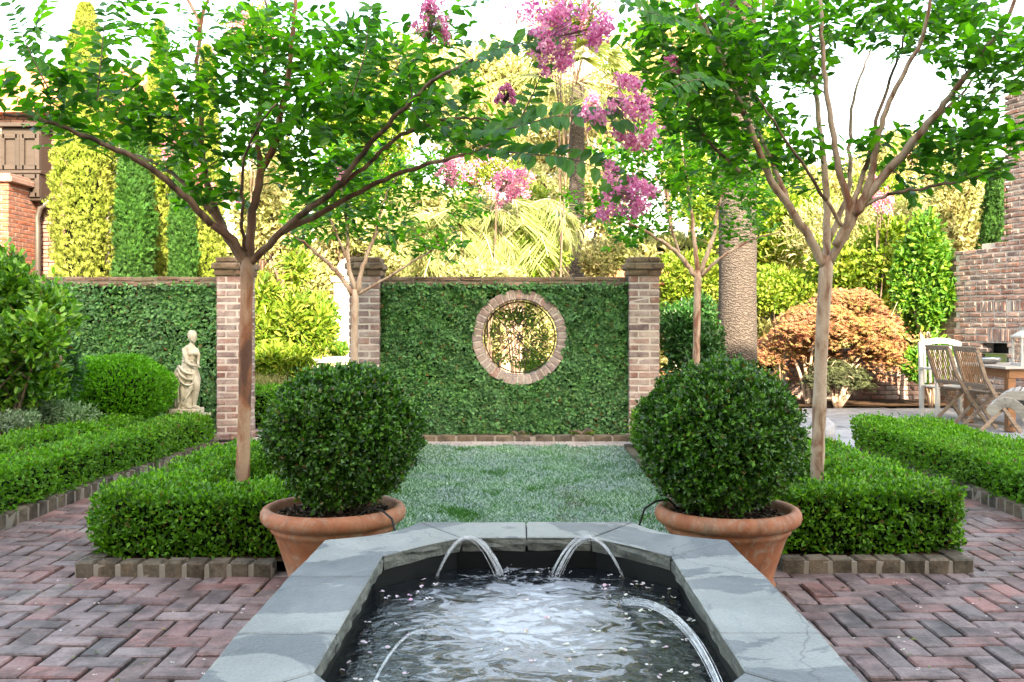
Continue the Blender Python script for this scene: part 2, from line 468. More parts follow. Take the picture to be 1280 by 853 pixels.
M['bark1'] = bark('cinnamon_bark', (.11, .05, .035), (.27, .105, .055), (.40, .25, .17), 10, zdark=1.68)
M['bark2'] = bark('tan_bark', (.19, .085, .055), (.33, .23, .17), (.42, .32, .25))
M['bark3'] = bark('pale_bark', (.24, .15, .1), (.38, .28, .21), (.46, .37, .3))
M['limbdark'] = bark('dark_limb_bark', (.04, .024, .019), (.10, .058, .042), (.19, .12, .085), 12)
M['barkdark'] = bark('twig_bark', (.05, .035, .03), (.10, .065, .05), (.17, .12, .09), 20)
k = NT('palm_trunk_bark')
w = k.n('ShaderNodeTexWave', wave_type='BANDS', bands_direction='Z'); w.inputs['Scale'].default_value = 8; w.inputs['Distortion'].default_value = 11
w.inputs['Detail'].default_value = 4; w.inputs['Detail Scale'].default_value = 2.5; k.l(k.coord(), w.inputs[0])
mp = k.n('ShaderNodeMapping'); mp.inputs['Scale'].default_value = (1, 1, .2); k.l(k.coord(), mp.inputs[0])
fb = k.noise(55, 4, .6, vec=mp.outputs[0])
h = k.math('ADD', w.outputs[1], fb)
c = k.ramp(h, [(.35, (.04, .032, .028)), (.8, (.065, .054, .049)), (1.0, (.09, .077, .07))])
k.pbr(c, .9, .2, k.bump(h, .8, .02)); M['palmtrunk'] = k.m
M['statue'] = stone_mat('weathered_cast_stone', (.30, .26, .19), (.48, .43, .34), (.58, .53, .44), 9, .8, .3)
M['teak'] = wood_mat('weathered_teak', (.14, .07, .035), (.26, .15, .085))
M['teak_grey'] = wood_mat('silvered_teak', (.12, .085, .062), (.24, .19, .155))
M['teak_pale'] = wood_mat('bleached_teak', (.26, .235, .215), (.40, .375, .355))
M['teak_warm'] = wood_mat('oiled_teak', (.16, .075, .035), (.26, .13, .07))
M['white'] = plain('white_paint', (.42, .42, .41), .45)
M['brownwood'] = wood_mat('brown_painted_wood', (.022, .016, .014), (.04, .030, .026), .5)
M['metal'] = plain('dark_pipe_metal', (.10, .09, .085), .45, .5, .6)
M['steel'] = plain('brushed_steel', (.45, .46, .48), .35, .5, 1)
M['iron'] = plain('wrought_iron', (.05, .04, .035), .6, .4, .3)
M['black'] = plain('black_rubber', (.012, .012, .013), .5)
M['candle'] = plain('candle_wax', (.75, .7, .6), .6)
M['stucco'] = plain('pale_stucco', (.62, .56, .46), .9, .1, nz=6)
M['tile'] = plain('clay_roof_tile', (.42, .17, .09), .8, .2, nz=8)
k = NT('clear_glass')
g = k.n('ShaderNodeBsdfGlass'); g.inputs['Roughness'].default_value = .0; g.inputs['IOR'].default_value = 1.45
t = k.n('ShaderNodeBsdfTransparent'); m = k.n('ShaderNodeMixShader'); m.inputs[0].default_value = .8
k.l(g.outputs[0], m.inputs[1]); k.l(t.outputs[0], m.inputs[2]); k.l(m.outputs[0], k.out.inputs[0]); M['glass'] = k.m
k = NT('window_glass'); k.pbr((.02, .025, .03), .05, .6); M['wglass'] = k.m
# pool water: dark basin seen through a rippled surface
k = NT('pool_water')
h = k.math('ADD', k.noise(9, 3, .5, dist=.8), k.math('MULTIPLY', k.noise(40, 4, .6, dist=1.5), .3))
nb = k.bump(h, .35, .025)
wp = k.pbr((.004, .006, .008), .03, .6, nb, link=False, IOR=1.42)
# streaky froth where jets land; mid-pool white also paints in the bright sky reflection
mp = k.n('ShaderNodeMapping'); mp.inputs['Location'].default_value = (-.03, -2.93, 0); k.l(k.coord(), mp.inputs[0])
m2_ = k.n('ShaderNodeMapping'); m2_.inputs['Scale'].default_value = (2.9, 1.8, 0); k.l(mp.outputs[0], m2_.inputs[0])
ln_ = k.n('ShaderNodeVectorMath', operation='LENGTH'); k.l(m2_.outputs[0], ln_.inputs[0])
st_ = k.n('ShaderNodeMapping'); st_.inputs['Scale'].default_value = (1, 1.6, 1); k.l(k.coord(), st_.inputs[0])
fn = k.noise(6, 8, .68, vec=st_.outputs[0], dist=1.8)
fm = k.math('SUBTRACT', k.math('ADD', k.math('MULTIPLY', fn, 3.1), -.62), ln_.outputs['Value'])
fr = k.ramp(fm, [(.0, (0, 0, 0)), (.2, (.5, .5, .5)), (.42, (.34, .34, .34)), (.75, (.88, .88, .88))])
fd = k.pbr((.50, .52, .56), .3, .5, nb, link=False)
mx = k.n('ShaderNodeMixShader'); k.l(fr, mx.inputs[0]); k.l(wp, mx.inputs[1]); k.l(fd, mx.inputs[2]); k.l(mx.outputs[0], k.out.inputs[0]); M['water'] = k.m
k = NT('jet_water')
mp = k.n('ShaderNodeMapping'); mp.inputs['Scale'].default_value = (1, 1, 1); k.l(k.coord(), mp.inputs[0])
d = k.n('ShaderNodeBsdfDiffuse'); d.inputs[0].default_value = (.85, .87, .9, 1)
gl = k.n('ShaderNodeBsdfGlossy'); gl.inputs['Roughness'].default_value = .15
tr = k.n('ShaderNodeBsdfTransparent')
m1 = k.n('ShaderNodeMixShader'); m1.inputs[0].default_value = .35; k.l(d.outputs[0], m1.inputs[1]); k.l(gl.outputs[0], m1.inputs[2])
m2 = k.n('ShaderNodeMixShader'); k.l(k.ramp(k.noise(25, 2, .5), [(.35, (.12, .12, .12)), (.7, (.55, .55, .55))]), m2.inputs[0])
k.l(tr.outputs[0], m2.inputs[1]); k.l(m1.outputs[0], m2.inputs[2]); k.l(m2.outputs[0], k.out.inputs[0]); M['jet'] = k.m
# ------------------------------------------------------------------ ground and paving
mb = MB(); sheet(mb, -150, 150, -60, 300, -.05, nx=60, ny=60)
tag(mb.build('ground', M['ground']), kind='structure')
mb = MB(); sheet(mb, -5.5, 5.5, 0.2, 10.15, -.012)
tag(mb.build('paving_bed', M['joint']), kind='structure')

FX = .018     # centre line of the fountain


def in_rect(x, y, r): return r[0] < x < r[1] and r[2] < y < r[3]


# herringbone brick floor, every brick laid on its own
BL, BW = .222, .111
mb = MB()
NO = [(-1.02, 1.04, 3.5, 9.58), (-2.14, -1.0, 4.8, 7.3), (1.0, 2.2, 4.86, 7.3), (-1.62, -1.0, 7, 9.7), (1.04, 1.62, 7, 9.7), (-.68, .72, 1.5, 3.6)]
# unit of 90-degree herringbone: brick (i,j): for diagonal index k
for r in range(-10, 100):
    for q in range(-60, 60):
        # horizontal brick then vertical brick, stepping by one width up and right
        for hv in (0, 1):
            ax = (r + q * 4) if hv == 0 else (r + q * 4 - 1)
            x0 = -5.0 + ax * BW; y0 = .6 + r * BW
            if hv == 0: cx, cy, hx, hy = x0 + BL / 2, y0 + BW / 2, BL / 2, BW / 2
            else: cx, cy, hx, hy = x0 + BW / 2, y0 + BL / 2 , BW / 2, BL / 2
            if not (-3.17 < cx < 3.25 and 1.2 < cy < 10.05): continue
            if any(in_rect(cx, cy, n) for n in NO): continue
            z = -.0 + RNG.normal(0, .002)
            cbox(mb, (cx + RNG.normal(0, .001), cy + RNG.normal(0, .001), z - .02), (hx - RNG.uniform(.0045, .0085), hy - RNG.uniform(.0045, .0085), .02), .006,
                 R3(RNG.normal(0, .012), RNG.normal(0, .006), RNG.normal(0, .005)), jit=.0014)
tag(mb.build('brick_paving', M['paver']), kind='structure')

# light brick strip in front of the wall and through the gate
mb = MB()
for i in range(60):
    for j, y in enumerate(np.arange(9.6, 10.0, .112)):
        x = -1.7 + (i + .5 * (j % 2)) * .215
        if x > 1.7: continue
        cbox(mb, (x, y + .05, -.014), (.103, .051, .022), .004, R3(RNG.normal(0, .01)), jit=.001)
for j in range(26):
    for i in range(6):
        cbox(mb, (-2.82 + (i + .5 * (j % 2)) * .215, 10.12 + j * .112, -.016), (.103, .051, .022), .004, R3(RNG.normal(0, .01)), jit=.001)
LIGHTP = brick_mat('pale_path_brick', [G(.3, .24, .22), G(.38, .32, .3), G(.33, .27, .27), G(.42, .37, .34)], .5, (.5, .46, .42))
tag(mb.build('brick_path', LIGHTP), kind='structure')
mb = MB(); sheet(mb, -3.3, -1.5, 10.0, 13.1, -.04); tag(mb.build('path_bed', M['kerb_mortar']), kind='structure')

# patio of irregular bluestone flags
mb = MB(); sheet(mb, 2.9, 9.5, 8.8, 13.95, -.02)
tag(mb.build('patio_bed', M['kerb_mortar']), kind='structure')
mb = MB(); y = 9.0
while y < 13.85:
    h = random.Random(int(y * 100)).uniform(.38, .6); x = 3.0 + RNG.uniform(0, .3)
    h = min(h, 13.9 - y)
    while x < 9:
        w = RNG.uniform(.4, .95)
        cbox(mb, (x + w / 2, y + h / 2, -.008), (w / 2 - .008, h / 2 - .008, .016), .005, jit=.0015); x += w
    y += h
tag(mb.build('patio', M['flag']), kind='structure')
# planting soil
def soil(x0, x1, y0, y1, z, name='soil_bed'):
    m = MB(); sheet(m, x0, x1, y0, y1, z, nx=20, ny=20, amp=.008, seed=3); tag(m.build(name, M['soil']), kind='structure')
soil(-2.12, -1.06, 4.84, 7.25, .045); soil(1.07, 2.17, 4.92, 7.25, .045)
soil(-1.6, -1.08, 7.25, 9.6, .03); soil(1.08, 1.6, 7.25, 9.6, .03)
soil(-7.5, -3.3, 4.2, 10.3, .06); soil(3.36, 3.98, 4.4, 9.45, .05); soil(-1.5, 1.15, 10.1, 10.3, .05)
soil(3.98, 9, 4.4, 8.85, -.006, 'terrace_ground')
soil(-1.05, 1.06, 3.6, 9.6, .0, 'lawn_soil')
soil(1.6, 9.5, 13.96, 22, .03, 'border_soil'); soil(1.5, 3.0, 9.7, 13.96, .02, 'side_border_soil')

# ------------------------------------------------------------------ brick edgings
def edging(name, label, a, b, h=.072, w=.1, L=.105, group='brick edgings of the beds', z0=0.0, ret=None):
    a = np.array(a, float); b = np.array(b, float); m = MB(); d = b - a; T = np.linalg.norm(d); d /= T
    ang = math.atan2(d[1], d[0]); n = max(1, int(round(T / (L + .008))))
    st = T / n
    for i in range(n):
        c = a + d * (i + .5) * st
        cbox(m, (c[0], c[1], z0 + h / 2 - .01 + RNG.normal(0, .0015)), (st / 2 - .0055, w / 2 + RNG.normal(0, .001), h / 2 + .01), .009,
             R3(ang + RNG.normal(0, .015), RNG.normal(0, .01), RNG.normal(0, .01)), jit=.0018)
    c = (a + b) / 2
    cbox(m, (c[0], c[1], z0 + h / 2 - .013), (T / 2 - .006, w / 2 - .0025, h / 2), .002, R3(ang), mat=1)
    # toe of mortar at the foot
    o = m.build(name, [M['kerb'], M['kerb_mortar']], loc=(c[0], c[1], z0))
    return tag(o, label, 'brick edging', group)
edging('brick_edging', 'mossy brick edging along the front of the clipped hedge left of the fountain', (-2.2, 4.76), (-1.22, 4.76))
edging('brick_edging', 'mossy brick edging along the front of the clipped hedge right of the fountain', (1.30, 4.83), (2.26, 4.83))
edging('brick_edging', 'brick edging along the path side of the left square hedge', (-2.15, 4.83), (-2.15, 7.3))
edging('brick_edging', 'brick edging along the path side of the right square hedge', (2.21, 4.9), (2.21, 7.3))
edging('brick_edging', 'long brick edging of the far left bed beside the path', (-3.24, 4.2), (-3.05, 9.5), h=.09, L=.11)
edging('brick_edging', 'long brick edging of the right hand hedge beside the path', (3.17, 4.4), (3.31, 9.4), h=.09, L=.11)
edging('brick_edging', 'low brick edging at the foot of the wall with the round window', (-1.5, 10.05), (1.15, 10.05), h=.07, L=.2)
edging('brick_edging', 'yellowish mossy brick edging along the right side of the blue green lawn', (1.045, 4.4), (1.045, 9.5), h=.05, w=.07, L=.2)
edging('brick_edging', 'brick edging along the left side of the blue green lawn', (-1.03, 4.4), (-1.03, 9.5), h=.05, w=.07, L=.2)

# ------------------------------------------------------------------ hedges
def surf_points(boxes, dens, rng, depth=.05, rough=.03, rs=9, seed=0, fine=.019):
    """points on the skin of a union of boxes (x0,x1,y0,y1,z0,z1), pushed in and out by noise"""
    P = []; N = []
    for bi, (x0, x1, y0, y1, z0, z1) in enumerate(boxes):
        dx, dy, dz = x1 - x0, y1 - y0, z1 - z0
        for (A, ax, s) in ((dx * dy, 2, 1), (dy * dz, 0, -1), (dy * dz, 0, 1), (dx * dz, 1, -1), (dx * dz, 1, 1)):
            n = int(A * dens)
            u = rng.uniform(0, 1, (n, 3)) * [dx, dy, dz] + [x0, y0, z0]
            u[:, ax] = {0: (x0, x1), 1: (y0, y1), 2: (z0, z1)}[ax][(s + 1) // 2]
            nn = np.zeros((n, 3)); nn[:, ax] = s
            keep = np.ones(n, bool)
            for bj, (a0, a1, b0, b1, c0, c1) in enumerate(boxes):
                if bj == bi: continue
                keep &= ~((u[:, 0] > a0 + .005) & (u[:, 0] < a1 - .005) & (u[:, 1] > b0 + .005) & (u[:, 1] < b1 - .005) & (u[:, 2] < c1 + (.001 if ax != 2 else (0.001 if bj < bi else -.001))))
            u = u[keep]; nn = nn[keep]
            # round the arrises
            c = np.array([(x0 + x1) / 2, (y0 + y1) / 2, (z0 + z1) / 2]); h = np.array([dx, dy, dz]) / 2
            q = (u - c) / h
            r = .045
            for i in range(3):
                if i == ax: continue
                e = np.clip((np.abs(u[:, i] - c[i]) - (h[i] - r)) / r, 0, 1)
                if i == 2: e = e * (u[:, 2] > c[2])
                u[:, ax] -= s * r * (1 - np.sqrt(1 - .85 * e ** 2))
                nn[:, i] += e * np.sign(u[:, i] - c[i]) * .8
            P.append(u); N.append(nn)
    P = np.concatenate(P); N = unit(np.concatenate(N))
    a = sn(P, rs, seed) * rough + sn(P, rs * 3.1, seed + 5) * rough * .6 + fine * (sn(P, 62, seed + 9) + .6 * sn(P, 110, seed + 11))
    P = P + N * a[:, None] - N * (rng.uniform(0, 1, (len(P), 1)) ** 1.6) * depth
    return P, N


def skin(m, P, N, L, W, rng, kind='fold', mat=0, out=.75, up=.35):
    n = len(P)
    d = unit(N * out + rdir(n, rng) * .8 + np.array([0, 0, up]))
    nr = unit(N * .8 + rdir(n, rng) * .75 + np.array([0, 0, .35]))
    leaves(m, P, d, nr, L, W, kind, mat, rng)


def hedge(label, boxes, mat, dens, L, W, seed, rough=.015, group='low clipped hedges', shrink=.05):
    rng = np.random.default_rng(seed); m = MB()
    P, N = surf_points(boxes, dens, rng, .065, rough, seed=seed)
    skin(m, P, N, L, W, rng)
    sh = rng.choice(len(P), len(P) // 40)      # stray shoots the shears missed
    for q in range(3): skin(m, P[sh] + N[sh] * (.012 + .010 * q) + [0, 0, .006 * q], N[sh], L * .9, W * .8, rng, up=.6)
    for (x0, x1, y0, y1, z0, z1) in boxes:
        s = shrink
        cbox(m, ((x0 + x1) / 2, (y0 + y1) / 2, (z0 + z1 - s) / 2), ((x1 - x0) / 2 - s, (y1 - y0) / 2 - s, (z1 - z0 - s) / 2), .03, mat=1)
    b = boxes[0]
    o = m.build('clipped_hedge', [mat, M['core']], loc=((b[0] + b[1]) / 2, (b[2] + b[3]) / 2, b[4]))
    return tag(o, label, 'hedge', group)


def ring(x0, x1, y0, y1, z0, z1, w):
    return [(x0, x1, y0, y0 + w, z0, z1), (x0, x1, y1 - w, y1, z0, z1), (x0, x0 + w, y0 + w - .01, y1 - w + .01, z0, z1 - .002), (x1 - w, x1, y0 + w - .01, y1 - w + .01, z0, z1 - .002)]


hedge('square box hedge around the cinnamon trunk tree left of the fountain', ring(-2.19, -1.1, 4.89, 7.2, .05, .365, .36), M['hedge'], 8500, .027, .018, 1)
hedge('square box hedge around the tan trunk tree right of the fountain', ring(1.14, 2.3, 4.97, 7.2, .05, .375, .38), M['hedge'], 8500, .027, .018, 2)
h1 = hedge('long low hedge right beside the left path edging', [(-3.46, -3.14, 4.3, 9.45, .06, .345)], M['hedge_light'], 5200, .03, .019, 3, .02); h1.rotation_euler = (0, 0, math.radians(-2))
h2 = hedge('second low hedge behind the left path hedge, nearer the round shrub', [(-4.12, -3.78, 5.3, 9.0, .06, .36)], M['hedge_light'], 4200, .033, .02, 4, .02); h2.rotation_euler = (0, 0, math.radians(-7.5))
hedge('low hedge along the right side path in front of the teak chairs', [(3.2, 3.95, 4.4, 9.3, .05, .315)], M['hedge_light'], 5200, .03, .019, 5, .015)
hedge('small light green hedge between the lawn and the right window wall pillar', [(1.12, 1.5, 7.4, 9.75, .03, .36)], M['hedge_light'], 4500, .03, .019, 6, .012)
hedge('small light green hedge left of the lawn behind the left potted ball', [(-1.5, -1.1, 7.4, 9.6, .03, .36)], M['hedge_light'], 4000, .03, .019, 7, .012)
hedge('short sunny hedge beyond the gate opening between the brick pillars', [(-3.6, -2.78, 11.6, 13.2, 0, .42)], M['hedge_light'], 3000, .04, .025, 8, .015)

# ------------------------------------------------------------------ lawn of blue green ground cover
rng = np.random.default_rng(5)
m = MB(); n = 150000
P = np.stack([rng.uniform(-1.0, 1.02, n), 3.72 + (9.56 - 3.72) * rng.uniform(0, 1, n) ** 1.15, np.zeros(n)], 1)
g = sn(P, 5, 2) + .7 * sn(P, 14, 3)
P[:, 2] = .012 + .014 * np.clip(g, -1, 1.5) * 1.0
th = rng.uniform(0, 2 * PI, n); lean = rng.uniform(.5, 2.4, n)
d = np.stack([np.cos(th) * lean, np.sin(th) * lean, np.ones(n)], 1)
nr = np.stack([np.cos(th + .3), np.sin(th + .3), np.full(n, -.2)], 1) + rdir(n, rng) * .5 + np.array([0, 0, .6])
green = (sn(P, 9, 8) + .8 * sn(P, 23, 9) + rng.normal(0, .5, n)) > 1.5
green |= (rng.uniform(0, 1, n) < .10)
leaves(m, P[~green], d[~green], nr[~green], .023, .0085, 'blade', 0, rng)
leaves(m, P[green] + [0, 0, .004], d[green], nr[green], .034, .006, 'blade', 1, rng)
tag(m.build('ground_cover', [M['turf'], M['turf_green']]), 'blue green tufted ground cover filling the lawn strip', 'ground cover', kind='stuff')

# ------------------------------------------------------------------ fountain
FH = .45
fz = thing('stone_fountain', 'octagonal pool fountain with wide bluestone coping in the foreground', 'fountain', (FX, 2.745, 0))
def arc(p0, p1, bulge, n=9):
    """curve from p0 to p1 bulging sideways by bulge metres"""
    p0 = np.array(p0); p1 = np.array(p1); d = p1 - p0; L = np.linalg.norm(d); nrm = np.array([-d[1], d[0]]) / L
    t = np.linspace(0, 1, n)
    return [tuple(p0 + d * q + nrm * bulge * 4 * q * (1 - q)) for q in t]


def stone(outline, seed):
    """slab of bluestone from an outline: flat top, rough split edges"""
    rng = np.random.default_rng(seed)
    pts = []
    o = [np.array(p) for p in outline]
    for a, b in zip(o, o[1:] + o[:1]):
        L = np.linalg.norm(b - a); n = max(1, int(L / .035))
        for i in range(n): pts.append(a + (b - a) * i / n)
    pts = np.array(pts); c = pts.mean(0); n = len(pts)
    out = pts - c; out /= np.linalg.norm(out, axis=1)[:, None]
    gap = .0028
    pts = pts - out * gap
    m = MB(); rows = []
    tk = .052
    zt = FH + rng.normal(0, .0007)
    offs = [(0, .006), (.0035, .0), (.012, -.0015), (.024, 0.001), (.036, -.001), (tk, -.004)]
    for dz, off in offs:
        j = rng.normal(0, .0034, n) if dz > .004 else rng.normal(0, .0006, n)
        j = (j + np.roll(j, 1)) / 1.5
        q = pts + out * (-abs(off) if dz == 0 else off + 0) + out * j[:, None]
        rows.append(np.concatenate([q, np.full((n, 1), zt - dz) + (rng.normal(0, .0012, (n, 1)) if dz > .006 else 0)], 1))
    V = np.concatenate(rows)
    m.add(V, [list(range(n))], 0)
    for r in range(len(rows) - 1):
        for i in range(n):
            k = (i + 1) % n
            f = [[r * n + i, (r + 1) * n + i, (r + 1) * n + k, r * n + k]]
            m.L.append(np.array(f[0], np.int32)); m.S.append(np.array([4], np.int32)); m.M.append(np.array([0 if r == 0 else 1], np.int32))
    m.L.append(np.array(list(range((len(rows) - 1) * n, len(rows) * n))[::-1], np.int32)); m.S.append(np.array([n], np.int32)); m.M.append(np.array([1], np.int32))
    return m.build('coping_stone', [M['bluestone'], M['bluestone_edge']], fz)


YC = 2.745
half = []
xo, xi = .752, .492
half.append([(-xo, 2.47), (-xi, 2.47), (-xi, 3.02), (-xo, 3.02)])
half.append([(-xo, 3.02), (-xi, 3.02), (-xi, 3.29), (-xo + .012, 3.53)])
cur = arc((-.425, 3.845), (-xo + .012, 3.53), .058)
inn = arc((-xi, 3.29), (-.24, 3.57), .012)
half.append(cur + inn)
half.append([(-.425, 3.845), (-.24, 3.57), (0, 3.57), (0, 3.845)])
half_mid = [(-xo, 2.47 - .0), (-xi, 2.47)]
sd = 0
for poly in half:
    for mx in (1, -1):
        for my in (1, -1):
            if poly is half[0] and my == -1: continue
            q = [(FX + mx * x, YC + my * (y - YC)) for x, y in poly]
            if mx * my < 0: q = q[::-1]
            # consistent anticlockwise
            A = sum(q[i][0] * q[(i + 1) % len(q)][1] - q[(i + 1) % len(q)][0] * q[i][1] for i in range(len(q)))
            if A < 0: q = q[::-1]
            sd += 1; stone(q, sd)
# lower side stones (between the two middle joints the near side mirrors the far side)
# basin walls
def poly_ring(m, outer, inner, z0, z1, mat=0):
    n = len(outer)
    V = [(x, y, z1) for x, y in outer] + [(x, y, z0) for x, y in outer] + [(x, y, z1) for x, y in inner] + [(x, y, z0) for x, y in inner]
    Fc = []
    for i in range(n):
        k = (i + 1) % n
        Fc += [[i, n + i, n + k, k], [2 * n + i, 2 * n + k, 3 * n + k, 3 * n + i], [i, k, 2 * n + k, 2 * n + i], [n + i, 3 * n + i, 3 * n + k, n + k]]
    m.add(np.array(V), Fc, mat)
def octo(dx, dy, cx, cy):
    """octagon through side x, end y with corners"""
    hx, hy = dx, dy
    p = [(-hx, -cy), (-cx, -hy), (cx, -hy), (hx, -cy), (hx, cy), (cx, hy), (-cx, hy), (-hx, cy)]
    return [(FX + a, YC + b) for a, b in p]
m = MB()
poly_ring(m, octo(.725, 1.045, .41, .73), octo(.52, .83, .26, .55), 0, FH - .054, 0)
m.build('basin_wall', M['basin'], fz)
m = MB()
q = octo(.53, .84, .27, .56)
m.add(np.array([(x, y, .12) for x, y in q]), [list(range(8))], 0)
m.build('basin_floor', M['basin'], fz)
WZ = .335
m = MB()
nx, ny = 130, 200
xs = np.linspace(-.519, .519, nx) + FX; ys = np.linspace(-.829, .829, ny) + YC
X, Y = np.meshgrid(xs, ys); V = np.stack([X, Y, np.full_like(X, WZ)], -1).reshape(-1, 3)
amp = np.zeros(len(V))
for (sx, sy, a, wl) in ((.33, 3.12, .0016, .045), (-.27, 2.8, .0014, .05), (-.06, 3.43, .0013, .035), (.12, 3.43, .0013, .035)):
    r = np.hypot(V[:, 0] - sx, V[:, 1] - sy); amp += a * np.sin(r / wl * 6.28) * np.exp(-r / .22)
mid = np.exp(-((V[:, 0] - FX) / .33) ** 2 - ((V[:, 1] - 2.95) / .42) ** 2)
amp += (.0028 * mid + .0005) * (sn(V, 42, 1) + .6 * sn(V, 90, 2))
V[:, 2] += amp
# keep inside the octagon
ax = np.abs(V[:, 0] - FX); ay = np.abs(V[:, 1] - YC)
inside = (ax <= .5201) & (ay <= .8301) & ((ax - .26) / .26 + (ay - .55) / .28 <= 1.0)
i = np.arange(ny - 1)[:, None] * nx; j = np.arange(nx - 1)[None, :]
Q = np.stack([i + j, i + j + 1, i + nx + 1 + j, i + nx + j], -1).reshape(-1, 4)
Q = Q[inside[Q].all(1)]
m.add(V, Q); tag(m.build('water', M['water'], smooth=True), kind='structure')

def jet(a, apex, b, r0, r1, label, seed):
    """arc of water through three points, breaking into strands towards its end"""
    rng = np.random.default_rng(seed); m = MB(); t = np.linspace(0, 1, 22)
    a, apex, b = map(np.array, (a, apex, b)); c = 2 * apex - (a + b) / 2
    P = (1 - t)[:, None] ** 2 * a + 2 * (t * (1 - t))[:, None] * c + t[:, None] ** 2 * b
    for s in range(18):
        o = rng.normal(0, 1, 3) * .6; rr = rng.uniform(.08, .26)
        R = (r0 + (r1 - r0) * t ** 1.3)
        tube(m, P + o[None, :] * R[:, None] * 1.2, R * rr * (1 + .08 * np.sin(t * 14 + s * 2.1)), 5)
    for s in range(40):
        q = b + rng.normal(0, 1, 3) * [.028, .028, .012]; q[2] = WZ + abs(q[2] - WZ)
        rr = rng.uniform(.001, .0025); cbox(m, q, (rr, rr, rr), rr * .4)
    o = m.build('water_jet', M['jet'], smooth=True, loc=a)
    return tag(o, label, 'water jet', 'arching jets of the fountain')
jet((-.30, 3.42, .345), (-.19, 3.45, .475), (-.072, 3.47, WZ), .003, .012, 'small arching water jet at the far left of the pool', 1)
jet((.36, 3.42, .345), (.24, 3.45, .475), (.125, 3.47, WZ), .003, .012, 'small arching water jet at the far right of the pool', 2)
jet((.45, 1.98, .36), (.42, 2.45, .47), (.335, 3.12, WZ), .005, .009, 'long white water jet at the near right of the pool', 3)
jet((-.36, 1.98, .36), (-.32, 2.35, .44), (-.28, 2.85, WZ), .002, .003, 'long thin water jet at the near left of the pool', 4)
for (x, y, l) in ((-.305, 3.43, 'small pipe nozzle under the far left coping'), (.365, 3.43, 'small pipe nozzle under the far right coping'), (.453, 1.96, 'small pipe nozzle under the near right coping'), (-.363, 1.96, 'small pipe nozzle under the near left coping')):
    m = MB(); tube(m, [(x, y, .12), (x, y, .33), (x + (FX - x) * .02, y, .348)], [.008, .008, .006], 10); m.build('nozzle', M['metal'], fz)

def flecks(name, label, pts, L, mat, seed, cat='petals'):
    rng = np.random.default_rng(seed); m = MB(); P = np.repeat(np.array(pts), 3, 0) + rng.normal(0, .003, (len(pts) * 3, 3)) * [1, 1, .15]
    n = len(P); th = rng.uniform(0, 6.28, n)
    d = np.stack([np.cos(th), np.sin(th), rng.uniform(0, .35, n)], 1)
    leaves(m, P, d, np.tile([0, 0, 1.0], (n, 1)) + rng.normal(0, .25, (n, 3)), L, L * .9, 'round', 0, rng, .4)
    tag(m.build(name, mat), label, cat, kind='stuff')
rng = np.random.default_rng(9)
pp = []
while len(pp) < 110:
    x, y = rng.uniform(-.5, .5), rng.uniform(2.0, 3.5)
    if abs(x) < .3 and rng.uniform() < .75: continue
    if (abs(x) - .26) / .26 + (abs(y - YC) - .55) / .28 > .9: continue
    pp.append((FX + x, y, WZ + .004))
flecks('floating_petals', 'small white and pink petals floating on the pool water', pp, .011, M['petal'], 3)
pp = [(rng.uniform(-3, 3), rng.uniform(2.4, 7), .003) for _ in range(260)]
pp = [p for p in pp if abs(p[0]) > .9 and not (p[1] > 4.7 and abs(p[0]) < 2.3)]
flecks('fallen_petals', 'scattered fallen petals on the brick paving', pp, .008, M['petal'], 4)
pp = [(rng.uniform(-3, 3), rng.uniform(2.4, 9), .004) for _ in range(420)]
pp = [p for p in pp if abs(p[0]) > .9 and not (p[1] > 4.7 and abs(p[0]) < 2.3)]
m = MB(); P = np.array(pp); th = rng.uniform(0, 6.28, len(P))
leaves(m, P, np.stack([np.cos(th), np.sin(th), .1 + 0 * th], 1), np.tile([0, 0, 1.0], (len(P), 1)) + rng.normal(0, .3, (len(P), 3)), .020, .010, "fold", 0, rng, .6)
tag(m.build('fallen_leaves', leaf_mat('fallen_leaf', [G(.10, .16, .03), G(.25, .15, .05), G(.3, .2, .08)], .1)), 'few fallen leaves scattered on the brick paving', 'leaves', kind='stuff')

# ------------------------------------------------------------------ terracotta pots and boxwood balls
pot = thing('terracotta_pot', 'large terracotta pot with rolled rim left of the fountain', 'pot', (0, 0, 0), 'terracotta pots beside the fountain')
m = MB()
prof = [(0, .0), (.20, .0), (.218, .006), (.222, .022), (.214, .036), (.209, .045), (.228, .11), (.252, .185), (.272, .243), (.282, .262), (.292, .270), (.293, .282), (.286, .29),
        (.300, .299), (.322, .305), (.336, .318), (.342, .336), (.340, .356), (.330, .372), (.316, .380), (.300, .378), (.290, .368), (.287, .35), (.28, .31), (0, .305)]
lathe(m, prof, 72, wob=.003); m.build('pot_body', M['terra'], pot, smooth=True)
m = MB(); rng = np.random.default_rng(3)
r = .27 * np.sqrt(rng.uniform(0, 1, 2600)); th = rng.uniform(0, 6.28, 2600)
P = np.stack([r * np.cos(th), r * np.sin(th), .325 + rng.uniform(0, .022, 2600) + .012 * (1 - r / .27)], 1)
for p in P[:900]:
    cbox(m, p, (rng.uniform(.005, .016), rng.uniform(.003, .008), .003), .001, R3(rng.uniform(0, 6), rng.normal(0, .4), rng.normal(0, .4)))
lathe(m, [(.283, .318), (.2, .328), (0, .335)], 40)
m.build('bark_mulch', M['mulch'], pot)
m = MB()
tube(m, [(.12, -.2, .34), (.2, -.19, .40), (.26, -.21, .395), (.31, -.235, .36), (.335, -.25, .27), (.345, -.26, .12), (.34, -.26, .01)], .0055, 8); m.build('irrigation_tube', M['black'], pot, smooth=True)
pot.location = (-.897, 4.58, 0)
pot2 = copy_tree(pot); pot2.location = (.975, 4.55, 0); pot2.rotation_euler = (0, 0, 3.7); pot2['label'] = 'large terracotta pot with rolled rim right of the fountain'

